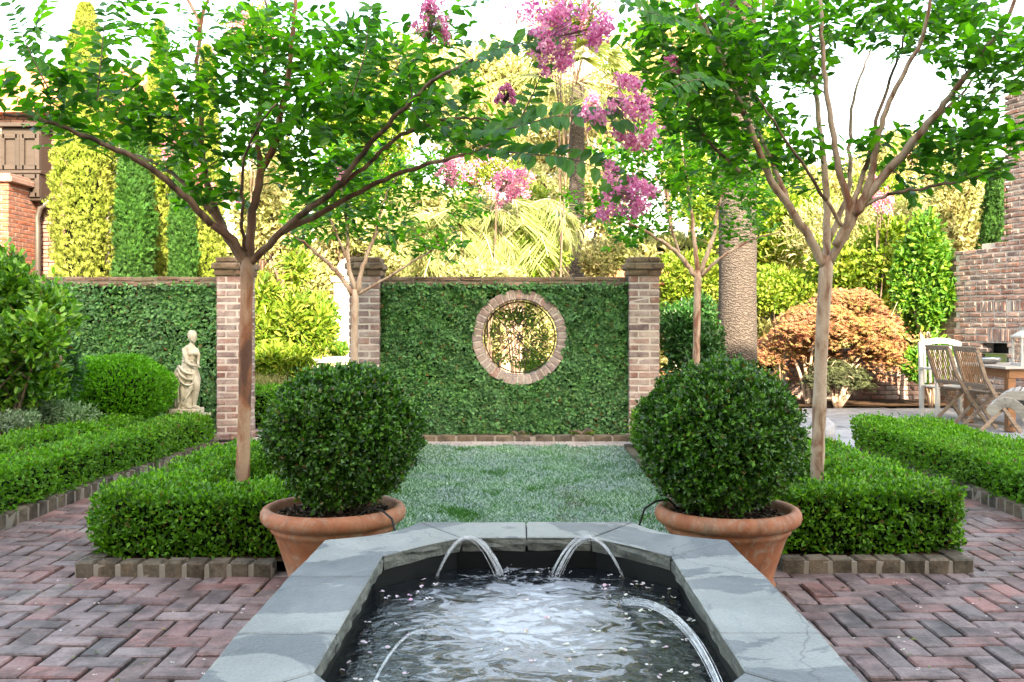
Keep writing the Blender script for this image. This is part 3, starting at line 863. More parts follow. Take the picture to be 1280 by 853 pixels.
def ball(label, c, r, seed):
    rng = np.random.default_rng(seed); c = np.array(c)
    t = thing('boxwood_ball', label, 'topiary', (c[0], c[1], .33), 'clipped boxwood balls in terracotta pots')
    n = 46000
    D = rdir(n, rng); low = D[:, 2] < -.93
    D = D[~low]
    rad = r * (1 + .025 * sn(D, 3, seed) + .04 * sn(D, 8, seed + 1) + .055 * sn(D, 22, seed + 2) + .045 * sn(D, 44, seed + 4))
    depth = rng.uniform(0, 1, len(D)) ** 1.4 * .10
    P = c + D * (rad - depth)[:, None] * [1, 1, .93]
    m = MB(); skin(m, P, D, .025, .016, rng, 'fold', up=.25)
    # young shoots standing out
    s = rng.choice(len(D), 700)
    for q in range(5):
        Ps = c + D[s] * (rad[s] + .002 + .006 * q)[:, None] * [1, 1, .93] + rng.normal(0, .005, (700, 3))
        skin(m, Ps, D[s], .022, .013, rng, 'fold', up=.5)
    m.build('foliage', M['ball'], t)
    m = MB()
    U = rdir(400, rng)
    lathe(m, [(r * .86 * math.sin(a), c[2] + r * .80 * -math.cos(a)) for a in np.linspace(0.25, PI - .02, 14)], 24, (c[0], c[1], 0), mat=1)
    for q in range(9):
        a = rng.uniform(0, 6.28); b = rng.uniform(.02, .06)
        tube(m, [(c[0] + b * math.cos(a), c[1] + b * math.sin(a), .32), (c[0] + 2 * b * math.cos(a), c[1] + 2 * b * math.sin(a), .42), (c[0] + 5 * b * math.cos(a), c[1] + 5 * b * math.sin(a), .62)], [.016, .013, .008], 7)
    m.build('stems', [M['barkdark'], M['core']], t)
    return t
ball('dense dark green boxwood ball growing in the left terracotta pot', (-.857, 4.58, .715), .345, 31)
ball('dense dark green boxwood ball growing in the right terracotta pot', (.938, 4.55, .708), .365, 32)
# ------------------------------------------------------------------ walls
WF = 10.3        # front face of the garden walls
WT = 1.62        # underside of the coping


def course(m, p0, p1, z, h, depth, L, joint=.011, off=0.0, jit=.0015, ch=.006, back=None, mat=0, rot=0.012):
    """one course of bricks along p0-p1 (front face line); depth goes to the left normal"""
    p0 = np.array(p0, float); p1 = np.array(p1, float); d = p1 - p0; T = np.linalg.norm(d); d /= T; nrm = np.array([-d[1], d[0]])
    ang = math.atan2(d[1], d[0]); s = -off
    while s < T - .02:
        a = max(s, 0) + joint / 2; b = min(s + L, T) - joint / 2
        if b - a > .025:
            c = p0 + d * (a + b) / 2 + nrm * (depth / 2)
            cbox(m, (c[0], c[1], z + h / 2), ((b - a) / 2, depth / 2 + RNG.normal(0, .0015), h / 2 - joint / 2), ch, R3(ang, RNG.normal(0, rot), RNG.normal(0, rot * .3)), mat, jit)
        s += L


def pillar(label, x0, y0, w=.335, zt=1.73):
    t = thing('brick_pillar', label, 'pillar', (x0 + w / 2, y0 + w / 2, 0), 'brick pillars of the garden wall')
    m = MB(); ch = .0725; n = int(round(zt / ch)); hb = .108; j = .011
    for i in range(n):
        z = i * ch; L = w - hb
        cs = [((x0 + L / 2, y0 + hb / 2), (L, hb)), ((x0 + w - hb / 2, y0 + L / 2), (hb, L)), ((x0 + w - L / 2, y0 + w - hb / 2), (L, hb)), ((x0 + hb / 2, y0 + w - L / 2), (hb, L))]
        if i % 2:
            cs = [((x0 + w - L / 2, y0 + hb / 2), (L, hb)), ((x0 + w - hb / 2, y0 + w - L / 2), (hb, L)), ((x0 + L / 2, y0 + w - hb / 2), (L, hb)), ((x0 + hb / 2, y0 + L / 2), (hb, L))]
        for (c, s) in cs:
            cbox(m, (c[0] + RNG.normal(0, .001), c[1] + RNG.normal(0, .0015), z + ch / 2), (s[0] / 2 - j / 2, s[1] / 2 - j / 2, ch / 2 - j / 2 * RNG.uniform(.8, 1.3)), .007, R3(RNG.normal(0, .012), 0, RNG.normal(0, .008)), jit=.0016)
    cbox(m, (x0 + w / 2, y0 + w / 2, n * ch / 2), (w / 2 - .010, w / 2 - .010, n * ch / 2), .004, mat=1)
    m.build('shaft', [M['pillar'], M['mortar']], t)
    m = MB(); z = n * ch
    for (o, h, k) in ((.014, .07, 0), (.036, .072, 1), (.004, .062, 0)):
        a, b, c, d = (x0 - o, y0 - o), (x0 + w + o, y0 - o), (x0 + w + o, y0 + w + o), (x0 - o, y0 + w + o)
        for (p, q) in ((a, b), (b, c), (c, d), (d, a)):
            course(m, p, q, z, h, .1, .215 if k == 0 else .19, off=.1 * k, jit=.0025, ch=.008)
        cbox(m, (x0 + w / 2, y0 + w / 2, z + h / 2 - .002), (w / 2 + o - .012, w / 2 + o - .012, h / 2), .004, mat=1)
        z += h
    m.build('cap', [M['coping'], M['mortar_dark']], t)
    # plinth course
    m = MB()
    o = .02
    a, b, c, d = (x0 - o, y0 - o), (x0 + w + o, y0 - o), (x0 + w + o, y0 + w + o), (x0 - o, y0 + w + o)
    for (p, q) in ((a, b), (b, c), (c, d), (d, a)): course(m, p, q, 0, .07, .02, .18, jit=.001, ch=.004)
    m.build('plinth', M['pillar'], t)
    return t
pillar('brick pillar at the right end of the left ivy wall, behind the cinnamon trunk', -3.245, 10.18)
pillar('brick pillar at the left end of the round window wall', -1.84, 10.18)
pillar('brick pillar at the right end of the round window wall', 1.135, 10.18)


def coping(x0, x1, parent):
    m = MB()
    course(m, (x0, WF - .035), (x1, WF - .035), WT, .062, .35, .225, off=.06, jit=.003, ch=.012)
    course(m, (x0, WF - .012), (x1, WF - .012), WT + .062, .060, .30, .245, off=.15, jit=.003, ch=.012)
    cbox(m, ((x0 + x1) / 2, WF + .13, WT + .058), ((x1 - x0) / 2, .135, .055), .004, mat=1)
    m.build('coping', [M['coping'], M['mortar_dark']], parent)

# wall with the round window
CX, CZ, RO, RI = -.02, 1.087, .51, .405
wl = thing('window_wall', 'ivy covered garden wall with a round brick window at the centre', 'wall', (-.17, WF + .12, 0))
m = MB()
x0, x1, z0, z1 = -1.5, 1.135, 0, WT
N = 96; ang = np.linspace(0, 2 * PI, N, endpoint=False) + PI / N
for a in (math.atan2(z0 - CZ, x0 - CX), math.atan2(z0 - CZ, x1 - CX), math.atan2(z1 - CZ, x0 - CX), math.atan2(z1 - CZ, x1 - CX)):
    i = int(np.argmin(np.abs((ang - a + PI) % (2 * PI) - PI))); ang[i] = a
ci = []; ou = []
for a in ang:
    c, s = math.cos(a), math.sin(a)
    ci.append((CX + RO * .985 * c, CZ + RO * .985 * s))
    k = min(((x1 - CX) / c if c > 1e-6 else (x0 - CX) / c if c < -1e-6 else 9), ((z1 - CZ) / s if s > 1e-6 else (z0 - CZ) / s if s < -1e-6 else 9))
    ou.append((CX + k * c, CZ + k * s))
V = [(x, y, z) for y in (WF + .01, WF + .24) for L in (ci, ou) for (x, z) in L]
Fc = []
for i in range(N):
    k = (i + 1) % N
    Fc += [[i, k, N + k, N + i], [2 * N + i, 3 * N + i, 3 * N + k, 2 * N + k], [i, 2 * N + i, 2 * N + k, k], [N + i, N + k, 3 * N + k, 3 * N + i]]
m.add(np.array(V), Fc); m.build('wall_core', M['ivy_bg'], wl)
coping(-1.5, 1.135, wl)
m = MB(); NB = 40
for i in range(NB):
    a = 2 * PI * i / NB + .03; rm = (RO + RI) / 2; wd = 2 * PI * rm / NB
    Rm = np.array([[math.cos(a), 0, -math.sin(a)], [0, 1, 0], [math.sin(a), 0, math.cos(a)]])
    V = CB_POS(((RO - RI) / 2, .14, wd / 2 - .0045), .007)
    V[:, 2] *= (1 + V[:, 0] / rm); V += RNG.normal(0, .0012, V.shape)
    V = V @ Rm.T + [CX + rm * math.cos(a), WF + .10 + RNG.normal(0, .002), CZ + rm * math.sin(a)]
    n0 = m.n; m.add(V, CB_Q); m.L.append((CB_T + n0).reshape(-1).astype(np.int32)); m.S.append(np.full(8, 3, np.int32)); m.M.append(np.zeros(8, np.int32))
ringo = m.build('window_ring', [M['ringbrick']], wl)
m = MB()
for (r0, r1, y0, y1) in ((RI + .006, RO - .004, WF - .034, WF + .23),):
    A = np.linspace(0, 2 * PI, 97)[:-1]
    V = np.concatenate([np.stack([CX + r * np.cos(A), np.full(96, y), CZ + r * np.sin(A)], 1) for (r, y) in ((r0, y0), (r1, y0), (r1, y1), (r0, y1))])
    Fc = [[q * 96 + i, ((q + 1) % 4) * 96 + i, ((q + 1) % 4) * 96 + (i + 1) % 96, q * 96 + (i + 1) % 96] for q in range(4) for i in range(96)]
    m.add(V, Fc)
m.build('window_mortar', M['mortar'], wl)
# wrought iron grille with scrolls
m = MB(); gy = WF + .12; rg = RI - .022
def P2(x, z): return (CX + x, gy, CZ + z)
A = np.linspace(0, 2 * PI, 73)
tube(m, [P2(rg * math.cos(a), rg * math.sin(a)) for a in A], .008, 6)
for a0 in (PI / 4, 3 * PI / 4):
    for o in (-.028, .028):
        dx, dz = math.cos(a0), math.sin(a0); ln = math.sqrt(rg ** 2 - o ** 2)
        tube(m, [P2(-dx * ln - dz * o, -dz * ln + dx * o), P2(dx * ln - dz * o, dz * ln + dx * o)], .0055, 5)
def spiral(cx, cz, r, turns, a0, sg):
    t = np.linspace(0, 1, 30)
    tube(m, [P2(cx + r * (1 - .86 * q) * math.cos(a0 + sg * turns * 6.28 * q), cz + r * (1 - .86 * q) * math.sin(a0 + sg * turns * 6.28 * q)) for q in t], .0055, 5)
for k in range(4):
    b = k * PI / 2
    for (rr, off, sz) in ((.275, .24, .062), (.275, -.24, .062), (.165, .28, .042), (.165, -.28, .042)):
        a = b + off
        spiral(rr * math.cos(a), rr * math.sin(a), sz, 1.8, a + (PI / 2 if off > 0 else -PI / 2), 1 if off > 0 else -1)
        p = (rr * math.cos(a) + 0, rr * math.sin(a))
    tube(m, [P2(.03 * math.cos(b), .03 * math.sin(b)), P2(rg * math.cos(b), rg * math.sin(b))], .003, 5)
for k in range(8):
    a = k * PI / 4; cbox(m, P2(.03 * math.cos(a), .03 * math.sin(a)), (.022, .004, .009), .003, np.array([[math.cos(a), 0, -math.sin(a)], [0, 1, 0], [math.sin(a), 0, math.cos(a)]]))
m.build('iron_grille', M['iron'], wl)

lw = thing('garden_wall', 'left ivy covered garden wall behind the statue and the round shrub', 'wall', (-4.8, WF + .12, 0))
m = MB(); cbox(m, (-5.1, WF + .125, WT / 2), (1.86, .115, WT / 2), .004); m.build('wall_core', M['ivy_bg'], lw)
coping(-6.96, -3.245, lw)


def fig(name, label, x0, x1, seed, n, hole=None):
    rng = np.random.default_rng(seed)
    P = np.stack([rng.uniform(x0, x1, n), np.zeros(n), np.where(rng.uniform(0, 1, n) < .012, rng.uniform(WT, WT + .045, n), rng.uniform(.04, WT - .004, n))], 1)
    bumps = .5 + .5 * sn(P, 16, seed) + .4 * sn(P, 38, seed + 1)
    if hole:
        r = np.hypot(P[:, 0] - CX, P[:, 2] - CZ); ok = r > RO - .006 + .024 * sn(P, 20, 4); P = P[ok]; bumps = bumps[ok]
    n = len(P)
    over = P[:, 2] > WT
    P[:, 1] = WF - .005 - .05 * np.clip(bumps, 0, 1.6) * rng.uniform(.25, 1, n)
    P[over, 1] = WF - .05
    # thin places where the stems show
    thin = (sn(P, 5, seed + 7) + .6 * sn(P, 24, seed + 8)) > 1.0
    keep = ~(thin & (rng.uniform(0, 1, n) < .55)); P = P[keep]; n = len(P)
    d = unit(np.stack([rng.normal(0, 1, n), rng.uniform(-1.1, -.1, n), rng.normal(-.35, .8, n)], 1))
    nr = unit(np.stack([rng.normal(0, .5, n), -np.ones(n), rng.normal(.45, .55, n)], 1))
    m = MB(); leaves(m, P, d, nr, .036, .028, 'fold', 0, rng, .5)
    # loose runners over the top edge and the ring
    o = m.build(name, M['ivy'], loc=((x0 + x1) / 2, WF, 0)); tag(o, label, 'climbing plant', 'creeping fig on the garden walls')
fig('creeping_fig', 'dense creeping fig covering the wall around the round window', -1.5, 1.135, 3, 34000, True)
fig('creeping_fig', 'dense creeping fig covering the left garden wall behind the statue', -6.9, -3.25, 4, 42000)

# ------------------------------------------------------------------ weathered right hand wall with fire opening
p_far = np.array([6.2, 14.7]); p_near = np.array([7.35, 11.1])
rw = thing('boundary_wall', 'tall old brick boundary wall with patched mortar right of the teak table', 'wall', (6.8, 13, 0))
m = MB(); d = (p_near - p_far); T = np.linalg.norm(d); d /= T; nrm = np.array([-d[1], d[0]]) # points away from garden
LB, HB = .222, .0745
def wallpt(s, z, o=0.0): q = p_far + d * s + nrm * o; return (q[0], q[1], z)
s_step = 1.5     # where the tall part begins
def top(s): return 2.24 + .12 * s + .02 * math.sin(s * 9) if s < s_step else 4.4
def opening(s, z): return 1.12 < s < 1.56 and .62 < z < .94
row = 0; z = 0.0
ANG = math.atan2(d[1], d[0])
while z < 4.4:
    if abs(z - .94) < .04: kind = 'soldier1'
    elif 1.38 < z < 1.45: kind = 'soldier2'
    else: kind = 'n'
    h = HB
    s = -(row % 2) * LB / 2
    if kind != 'n':
        h = .2 if kind == 'soldier1' else .16
    while s < T:
        L = LB if row % 5 else LB / 2
        if kind == 'soldier1' and 1.0 < s < 1.7: L = .078
        if kind == 'soldier2' and s > .95: L = .078
        a, b = max(s, 0 if z < 2.4 else s_step), min(s + L, T)
        hh = h if L < .1 or kind == 'n' else None
        zs = [(z, h)] if (kind == 'n' or L < .1) else [(z + i * h / 2.0, h / 2.0) for i in range(2)]
        for (zz, hz) in zs:
            if zz + hz > top((a + b) / 2) or b - a < .03 or opening((a + b) / 2, zz + hz / 2): continue
            if L < .1 and RNG.uniform() < .03: continue
            q = wallpt((a + b) / 2, zz + hz / 2, .05 + RNG.normal(0, .0025) + (.05 if (a + b) / 2 < .6 else 0))
            cbox(m, q, ((b - a) / 2 - .008, .05, hz / 2 - .008), .010, R3(ANG + RNG.normal(0, .012), RNG.normal(0, .012), RNG.normal(0, .014)), jit=.002)
        s += L
    z += h; row += 1
m.build('brickwork', [M['wallbrick']], rw)
m = MB()
def slab(s0, s1, z0, z1, o0, o1, mat=0):
    q = wallpt((s0 + s1) / 2, (z0 + z1) / 2, (o0 + o1) / 2); cbox(m, q, ((s1 - s0) / 2, (o1 - o0) / 2, (z1 - z0) / 2), .003, R3(ANG), mat)
slab(0, .6, 0, 2.2, .064, .25); slab(.6, 1.1, 0, 2.28, .014, .25); slab(1.58, T, 0, 4.39, .0145, .25); slab(1.1, 1.58, .96, 2.36, .014, .25); slab(1.1, 1.58, 0, .6, .014, .25)
m.build('mortar_bed', M['mortar'], rw)
m = MB(); slab(1.1, 1.58, .6, .96, .22, .24); slab(1.1, 1.58, .602, .612, .02, .22); m.build('fire_opening', M['black'], rw)
m = MB()
slab(1.14, 1.54, .64, .80, .03, .045); slab(1.12, 1.56, .80, .815, .0, .1)
m.build('steel_grill', M['steel'], rw)
# low back wall behind the maples
bw = thing('low_brick_wall', 'low shaded brick wall behind the maple trees at the patio end', 'wall', (5.4, 15.2, 0))
m = MB(); 
for r in range(11): course(m, (4.2, 15.2), (6.4, 15.2), .02 + r * .0745, .0745, .1, .222, off=.11 * (r % 2))
cbox(m, (5.3, 15.32, .42), (1.1, .1, .41), .004, mat=1); m.build('brickwork', [M['wallbrick'], M['mortar_dark']], bw)

# ------------------------------------------------------------------ left house beyond the wall
hs = thing('brick_house', 'red brick house with brown shuttered bays behind the left wall', 'house', (-9, 18, 0))
hy = 17.0
m = MB()
for r in range(66): course(m, (-10.6, hy), (-7.35, hy), r * .0745, .0745, .1, .222, off=.11 * (r % 2), rot=.006)
m.build('front_wall', M['rosebrick'], hs)
m = MB(); cbox(m, (-8.975, hy + 2.08, 2.45), (1.62, 2.0, 2.45), .01); m.build('wall_core', M['mortar'], hs)
m = MB()   # roof
V = np.array([(-10.9, hy - .25, 4.92), (-7.1, hy - .25, 4.92), (-7.1, hy + 4.3, 4.92), (-10.9, hy + 4.3, 4.92), (-10.9, hy + 2, 6.3), (-7.1, hy + 2, 6.3)])
m.add(V, [[0, 1, 5, 4], [2, 3, 4, 5], [1, 2, 5], [3, 0, 4], [3, 2, 1, 0]]); m.build('roof', M['tile'], hs)
m = MB()
for r in range(48):
    z = r * .0745
    for (a, b) in (((-10.4, 15.9), (-8.5, 15.9)), ((-8.5, 15.9), (-8.5, 16.9))): course(m, a, b, z, .0745, .1, .222, off=.11 * (r % 2), rot=.006)
cbox(m, (-9.46, 16.45, 1.79), (.95, .53, 1.79), .01, mat=1)
m.build('chimney_pier', [M['redbrick'], M['mortar']], hs)
m = MB(); cbox(m, (-9.44, 16.44, 3.62), (1.02, .6, .05), .015); cbox(m, (-9.44, 16.44, 3.69), (.96, .53, .035), .012); m.build('pier_cap', M['rosebrick'], hs)


def bay(x0, x1, z0, z1, y0):
    m = MB(); cbox(m, ((x0 + x1) / 2, (y0 + hy) / 2, (z0 + z1) / 2), ((x1 - x0) / 2, (hy - y0) / 2, (z1 - z0) / 2), .02)
    f = m.build('bay_window', M['brownwood'], hs)
    m = MB(); n = 2; w = (x1 - x0) / n
    for i in range(n):
        for (a, b) in ((z0 + .06, z0 + (z1 - z0) * .36), (z0 + (z1 - z0) * .42, z1 - .12)):
            cx = x0 + w * (i + .5)
            for (p, q, ww) in (((cx - w / 2 + .04, a), (cx - w / 2 + .04, b), .08), ((cx + w / 2 - .04, a), (cx + w / 2 - .04, b), .08), ((cx - w / 2 + .04, a + .04), (cx + w / 2 - .04, a + .04), .08), ((cx - w / 2 + .04, b - .04), (cx + w / 2 - .04, b - .04), .08)):
                bar(m, (p[0], y0 - .02, p[1]), (q[0] + 1e-4, y0 - .02, q[1] + 1e-4), ww, .05, up=(0, 1, 0), ch=.006)
    m.build('shutter', M['brownwood'], f)
    m = MB(); cbox(m, ((x0 + x1) / 2, (y0 + hy) / 2 - .04, z1 + .03), ((x1 - x0) / 2 + .06, (hy - y0) / 2 + .06, .035), .01); m.build('cornice', M['brownwood'], f); m = MB(); cbox(m, ((x0 + x1) / 2, (y0 + hy) / 2 - .04, z0 + (z1 - z0) * .39), ((x1 - x0) / 2 + .03, (hy - y0) / 2 + .01, .03), .01)
    m.build('moulding', M['brownwood'], f)
bay(-9.0, -8.32, 3.35, 4.62, 16.6); bay(-7.72, -7.38, 2.2, 4.3, 16.7)
m = MB(); tube(m, [(-8.2, 16.8, 3.42), (-8.42, 16.8, 3.26), (-8.5 + .02, 16.8, 3.08), (-8.47, 16.8, 2.9), (-8.47, 16.8, 0)], .05, 10); m.build('drain_pipe', M['metal'], hs, smooth=True)

# the house at the photographer's back: its shade covers the near garden
bh = thing('rear_house', 'tall pale stucco house standing behind the viewpoint, shading the garden', 'house', (1, -6, 0))
HH = 9.7
m = MB(); cbox(m, (2, -7.5, HH / 2), (13, 4, HH / 2), .02); m.build('wall', M['stucco'], bh)
m = MB(); cbox(m, (2, -7.5, HH + .1), (13.3, 4.3, .1), .02); m.build('cornice', M['white'], bh)
for fl in range(3):
    for i in range(9):
        x = -9 + i * 2.7; z = 1.5 + fl * 2.8
        m = MB(); cbox(m, (x, -3.48, z), (.55, .04, .9), .01); w = m.build('window', M['white'], bh)
        m = MB(); cbox(m, (x, -3.435, z), (.47, .012, .82), .004); m.build('pane', M['wglass'], w)
# ------------------------------------------------------------------ crape myrtles
def smooth_path(P, n):
    P = np.asarray(P, float)
    if len(P) == 2: return np.linspace(P[0], P[1], n)
    s = np.concatenate([[0], np.cumsum(np.linalg.norm(np.diff(P, axis=0), axis=1))]); q = np.linspace(0, s[-1], n)
    # catmull-rom
    Pe = np.vstack([2 * P[0] - P[1], P, 2 * P[-1] - P[-2]]); out = []
    for v in q:
        i = min(max(np.searchsorted(s, v, side='right') - 1, 0), len(P) - 2)
        t = (v - s[i]) / (s[i + 1] - s[i] + 1e-9)
        a, b, c, d = Pe[i], Pe[i + 1], Pe[i + 2], Pe[i + 3]
        out.append(.5 * ((2 * b) + (-a + c) * t + (2 * a - 5 * b + 4 * c - d) * t ** 2 + (-a + 3 * b - 3 * c + d) * t ** 3))
    return np.array(out)


def panicle(center, size, rng, axis=(0, 0, 1), n=420):
    """loose cone of crinkled blossom"""
    m = MB(); axis = unit(np.array(axis, float)); C = np.array(center)
    # sub-clusters
    k = 34; t = rng.uniform(-.5, .5, k); R = size * .46 * (1 - .75 * (t + .5)) + .01
    th = rng.uniform(0, 6.28, k); u = unit(np.cross(axis, [.3, .9, .2])); v = np.cross(axis, u)
    cc = C + t[:, None] * size * axis + (R * np.cos(th))[:, None] * u + (R * np.sin(th))[:, None] * v
    P = cc[rng.integers(0, k, n)] + rng.normal(0, size * .055, (n, 3))
    leaves(m, P, rdir(n, rng), rdir(n, rng), max(.011, size * .055), max(.010, size * .05), 'round', 0, rng, .35)
    for c in cc: tube(m, [C - axis * size * .5, (C + c) / 2, c], [.0022, .0015, .001], 3, mat=1)
    return m


def crape(label, bark, trunk, limbs, blobs, ntips, leaf, seed, flowers=(), sprays=(), r0=.042, group='standard crape myrtle trees', leafm=None, twist=.3, mat='crape', darkl=()):
    rng = np.random.default_rng(seed)
    base = np.array([at(*trunk[0])[0], trunk[0][2], 0.02])
    t = thing('crape_myrtle', label, 'tree', base, group)
    wood = MB(); twig = MB(); nodes = []; nr = []; ndir = []
    tp = smooth_path([base] + [at(*p) for p in trunk[1:]], 16)
    rr = r0 * (1 - .12 * np.linspace(0, 1, 16)) * (1 + .04 * rng.normal(0, 1, 16)); rr[0] *= 1.25; rr[-1] *= 1.0; rr[-2] *= 1.08; rr[-3] *= 1.05
    tube(wood, tp, rr, 14)
    for li, L in enumerate(limbs):
        w = L[0]; pts = [at(*p) for p in L[1]]
        P = smooth_path(pts, 5 * len(pts)); P[1:] += rng.normal(0, .004, (len(P) - 1, 3))
        R = np.linspace(w, max(.005, w * .30), len(P)); kq = int(len(P) * .22) if li in darkl else len(P) - 1
        tube(wood, P[:kq + 1], R[:kq + 1], 9)
        if li in darkl: tube(wood, P[kq:], R[kq:], 9, mat=2)
        for i in range(2, len(P)): nodes.append(P[i]); nr.append(R[i]); ndir.append(P[i] - P[i - 1])
    # targets inside the crown
    pts = []
    A = np.array([b[3] * b[4] * (b[6] if len(b) > 6 else 1) for b in blobs], float); A /= A.sum()
    for b, a in zip(blobs, A):
        n = max(1, int(round(a * ntips))); q = rdir(n, rng) * (rng.uniform(0, 1, (n, 1)) ** (1 / 2.2))
        Y = b[2] + .12 + q[:, 1] * b[5]
        px = b[0] + q[:, 0] * b[3]; py = b[1] + q[:, 2] * b[4]
        pts.append(np.stack([(px - VX) * b[2] / F, Y, EYE - (py - HY) * b[2] / F], 1))
    pts = np.concatenate(pts)
    root = tp[-1]
    pts = pts[np.argsort(np.linalg.norm(pts - root, axis=1))]
    LP = []; LD = []; LN = []
    nodes = [np.array(x) for x in nodes]
    for p in pts:
        NA = np.array(nodes); dist = np.linalg.norm(NA - p, axis=1)
        pen = dist + .6 * np.maximum(0, np.linalg.norm(NA - root, axis=1) - np.linalg.norm(p - root) + .05)
        i = int(np.argmin(pen)); a = NA[i]; dd = unit(ndir[i]); L = dist[i]
        if L < .04: continue
        mid = a + dd * L * .38 + (p - a) * .25 + rng.normal(0, .03 * L, 3)
        n = 7; tt = np.linspace(0, 1, n)[:, None]
        P = (1 - tt) ** 2 * a + 2 * tt * (1 - tt) * mid + tt ** 2 * p
        rs = min(nr[i] * .8, .0035 + .010 * L); R = np.linspace(rs, .0014, n)
        tube(twig if rs < .008 else wood, P, R, 4, cap=False)
        for k in range(2, n): nodes.append(P[k]); nr.append(R[k]); ndir.append(P[k] - P[k - 1])
        # leafy shoot: along the last stretch and on beyond the tip
        ext = unit(P[-1] - P[-2] + rng.normal(0, .25, 3) * np.linalg.norm(P[-1] - P[-2]) + np.array([0, 0, .02]))
        sh = smooth_path([P[3], P[5], P[6], p + ext * .10 + [0, 0, -.01]], 9)
        tube(twig, sh[5:], [.0014, .0013, .0012, .001], 3, cap=False)
        segl = np.linalg.norm(sh[-1] - sh[0]); npair = int(np.clip(segl / (leaf * .46), 4, 13))
        q = np.linspace(0, 8, npair); pos = np.array([sh[int(v)] + (sh[min(int(v) + 1, 8)] - sh[int(v)]) * (v - int(v)) for v in q])
        f = unit(sh[-1] - sh[0]); up = unit(np.array([0, 0, 1.0]) + rng.normal(0, .35, 3)); s = unit(np.cross(f, up))
        for sg in (-1, 1):
            LP.append(pos + rng.normal(0, .002, pos.shape)); LD.append(np.tile(f * .55 + s * sg, (npair, 1)) + rng.normal(0, .25, (npair, 3)) - [0, 0, .15])
            LN.append(np.tile(up, (npair, 1)) + rng.normal(0, .3, (npair, 3)))
    m = MB(); LP = np.concatenate(LP); LD = np.concatenate(LD); LN = np.concatenate(LN)
    leaves(m, LP, LD, LN, leaf, leaf * .58, 'oval', 0, rng, .28)
    m.build('foliage', leafm or M[mat], t)
    if sprays:
        for sp in sprays:
            m = MB()
            P = smooth_path([at(*p) for p in sp[0]], 40); tube(twig, P, np.linspace(.0045, .0018, 40), 5)
            L = np.sum(np.linalg.norm(np.diff(P, axis=0), axis=1)); n = int(L / (sp[1] * .38)); q = np.linspace(4, 39, n).astype(int)
            T = unit(np.gradient(P, axis=0))[q]; pos = P[q]
            up = unit(np.array([0, -.8, .6]) + rng.normal(0, .08, (n, 3))); s = unit(np.cross(T, up))
            for sg in (-1, 1):
                keep = rng.uniform(0, 1, n) > .1
                leaves(m, pos[keep], (s * sg + T * (.35 + .2 * sg) + rng.normal(0, .12, (n, 3)))[keep], (up + rng.normal(0, .25, (n, 3)))[keep], sp[1] * .9, sp[1] * .5, 'oval', 0, rng, .15)
            m.build('leafy_spray', M['crape_big'], t)
    for v, l, s_ in zip(twig.V, twig.L, twig.S): pass
    off = wood.n
    wood.V += twig.V; wood.L += [l + off for l in twig.L]; wood.S += twig.S; wood.M += [x + 1 for x in twig.M]; wood.n += twig.n
    wood.build('trunk', [M[bark], M['barkdark'], M['limbdark']], t, smooth=True)
    for f in flowers:
        c = at(f[0], f[1], f[2]); ax = (f[4], -.2, f[5]) if len(f) > 4 else (0, 0, 1)
        panicle(c, f[3], rng, ax, n=int(800 * (1 if f[3] < .2 else 1.9))).build('flower_panicle', [M['flower'], M['barkdark']], t)
    return t


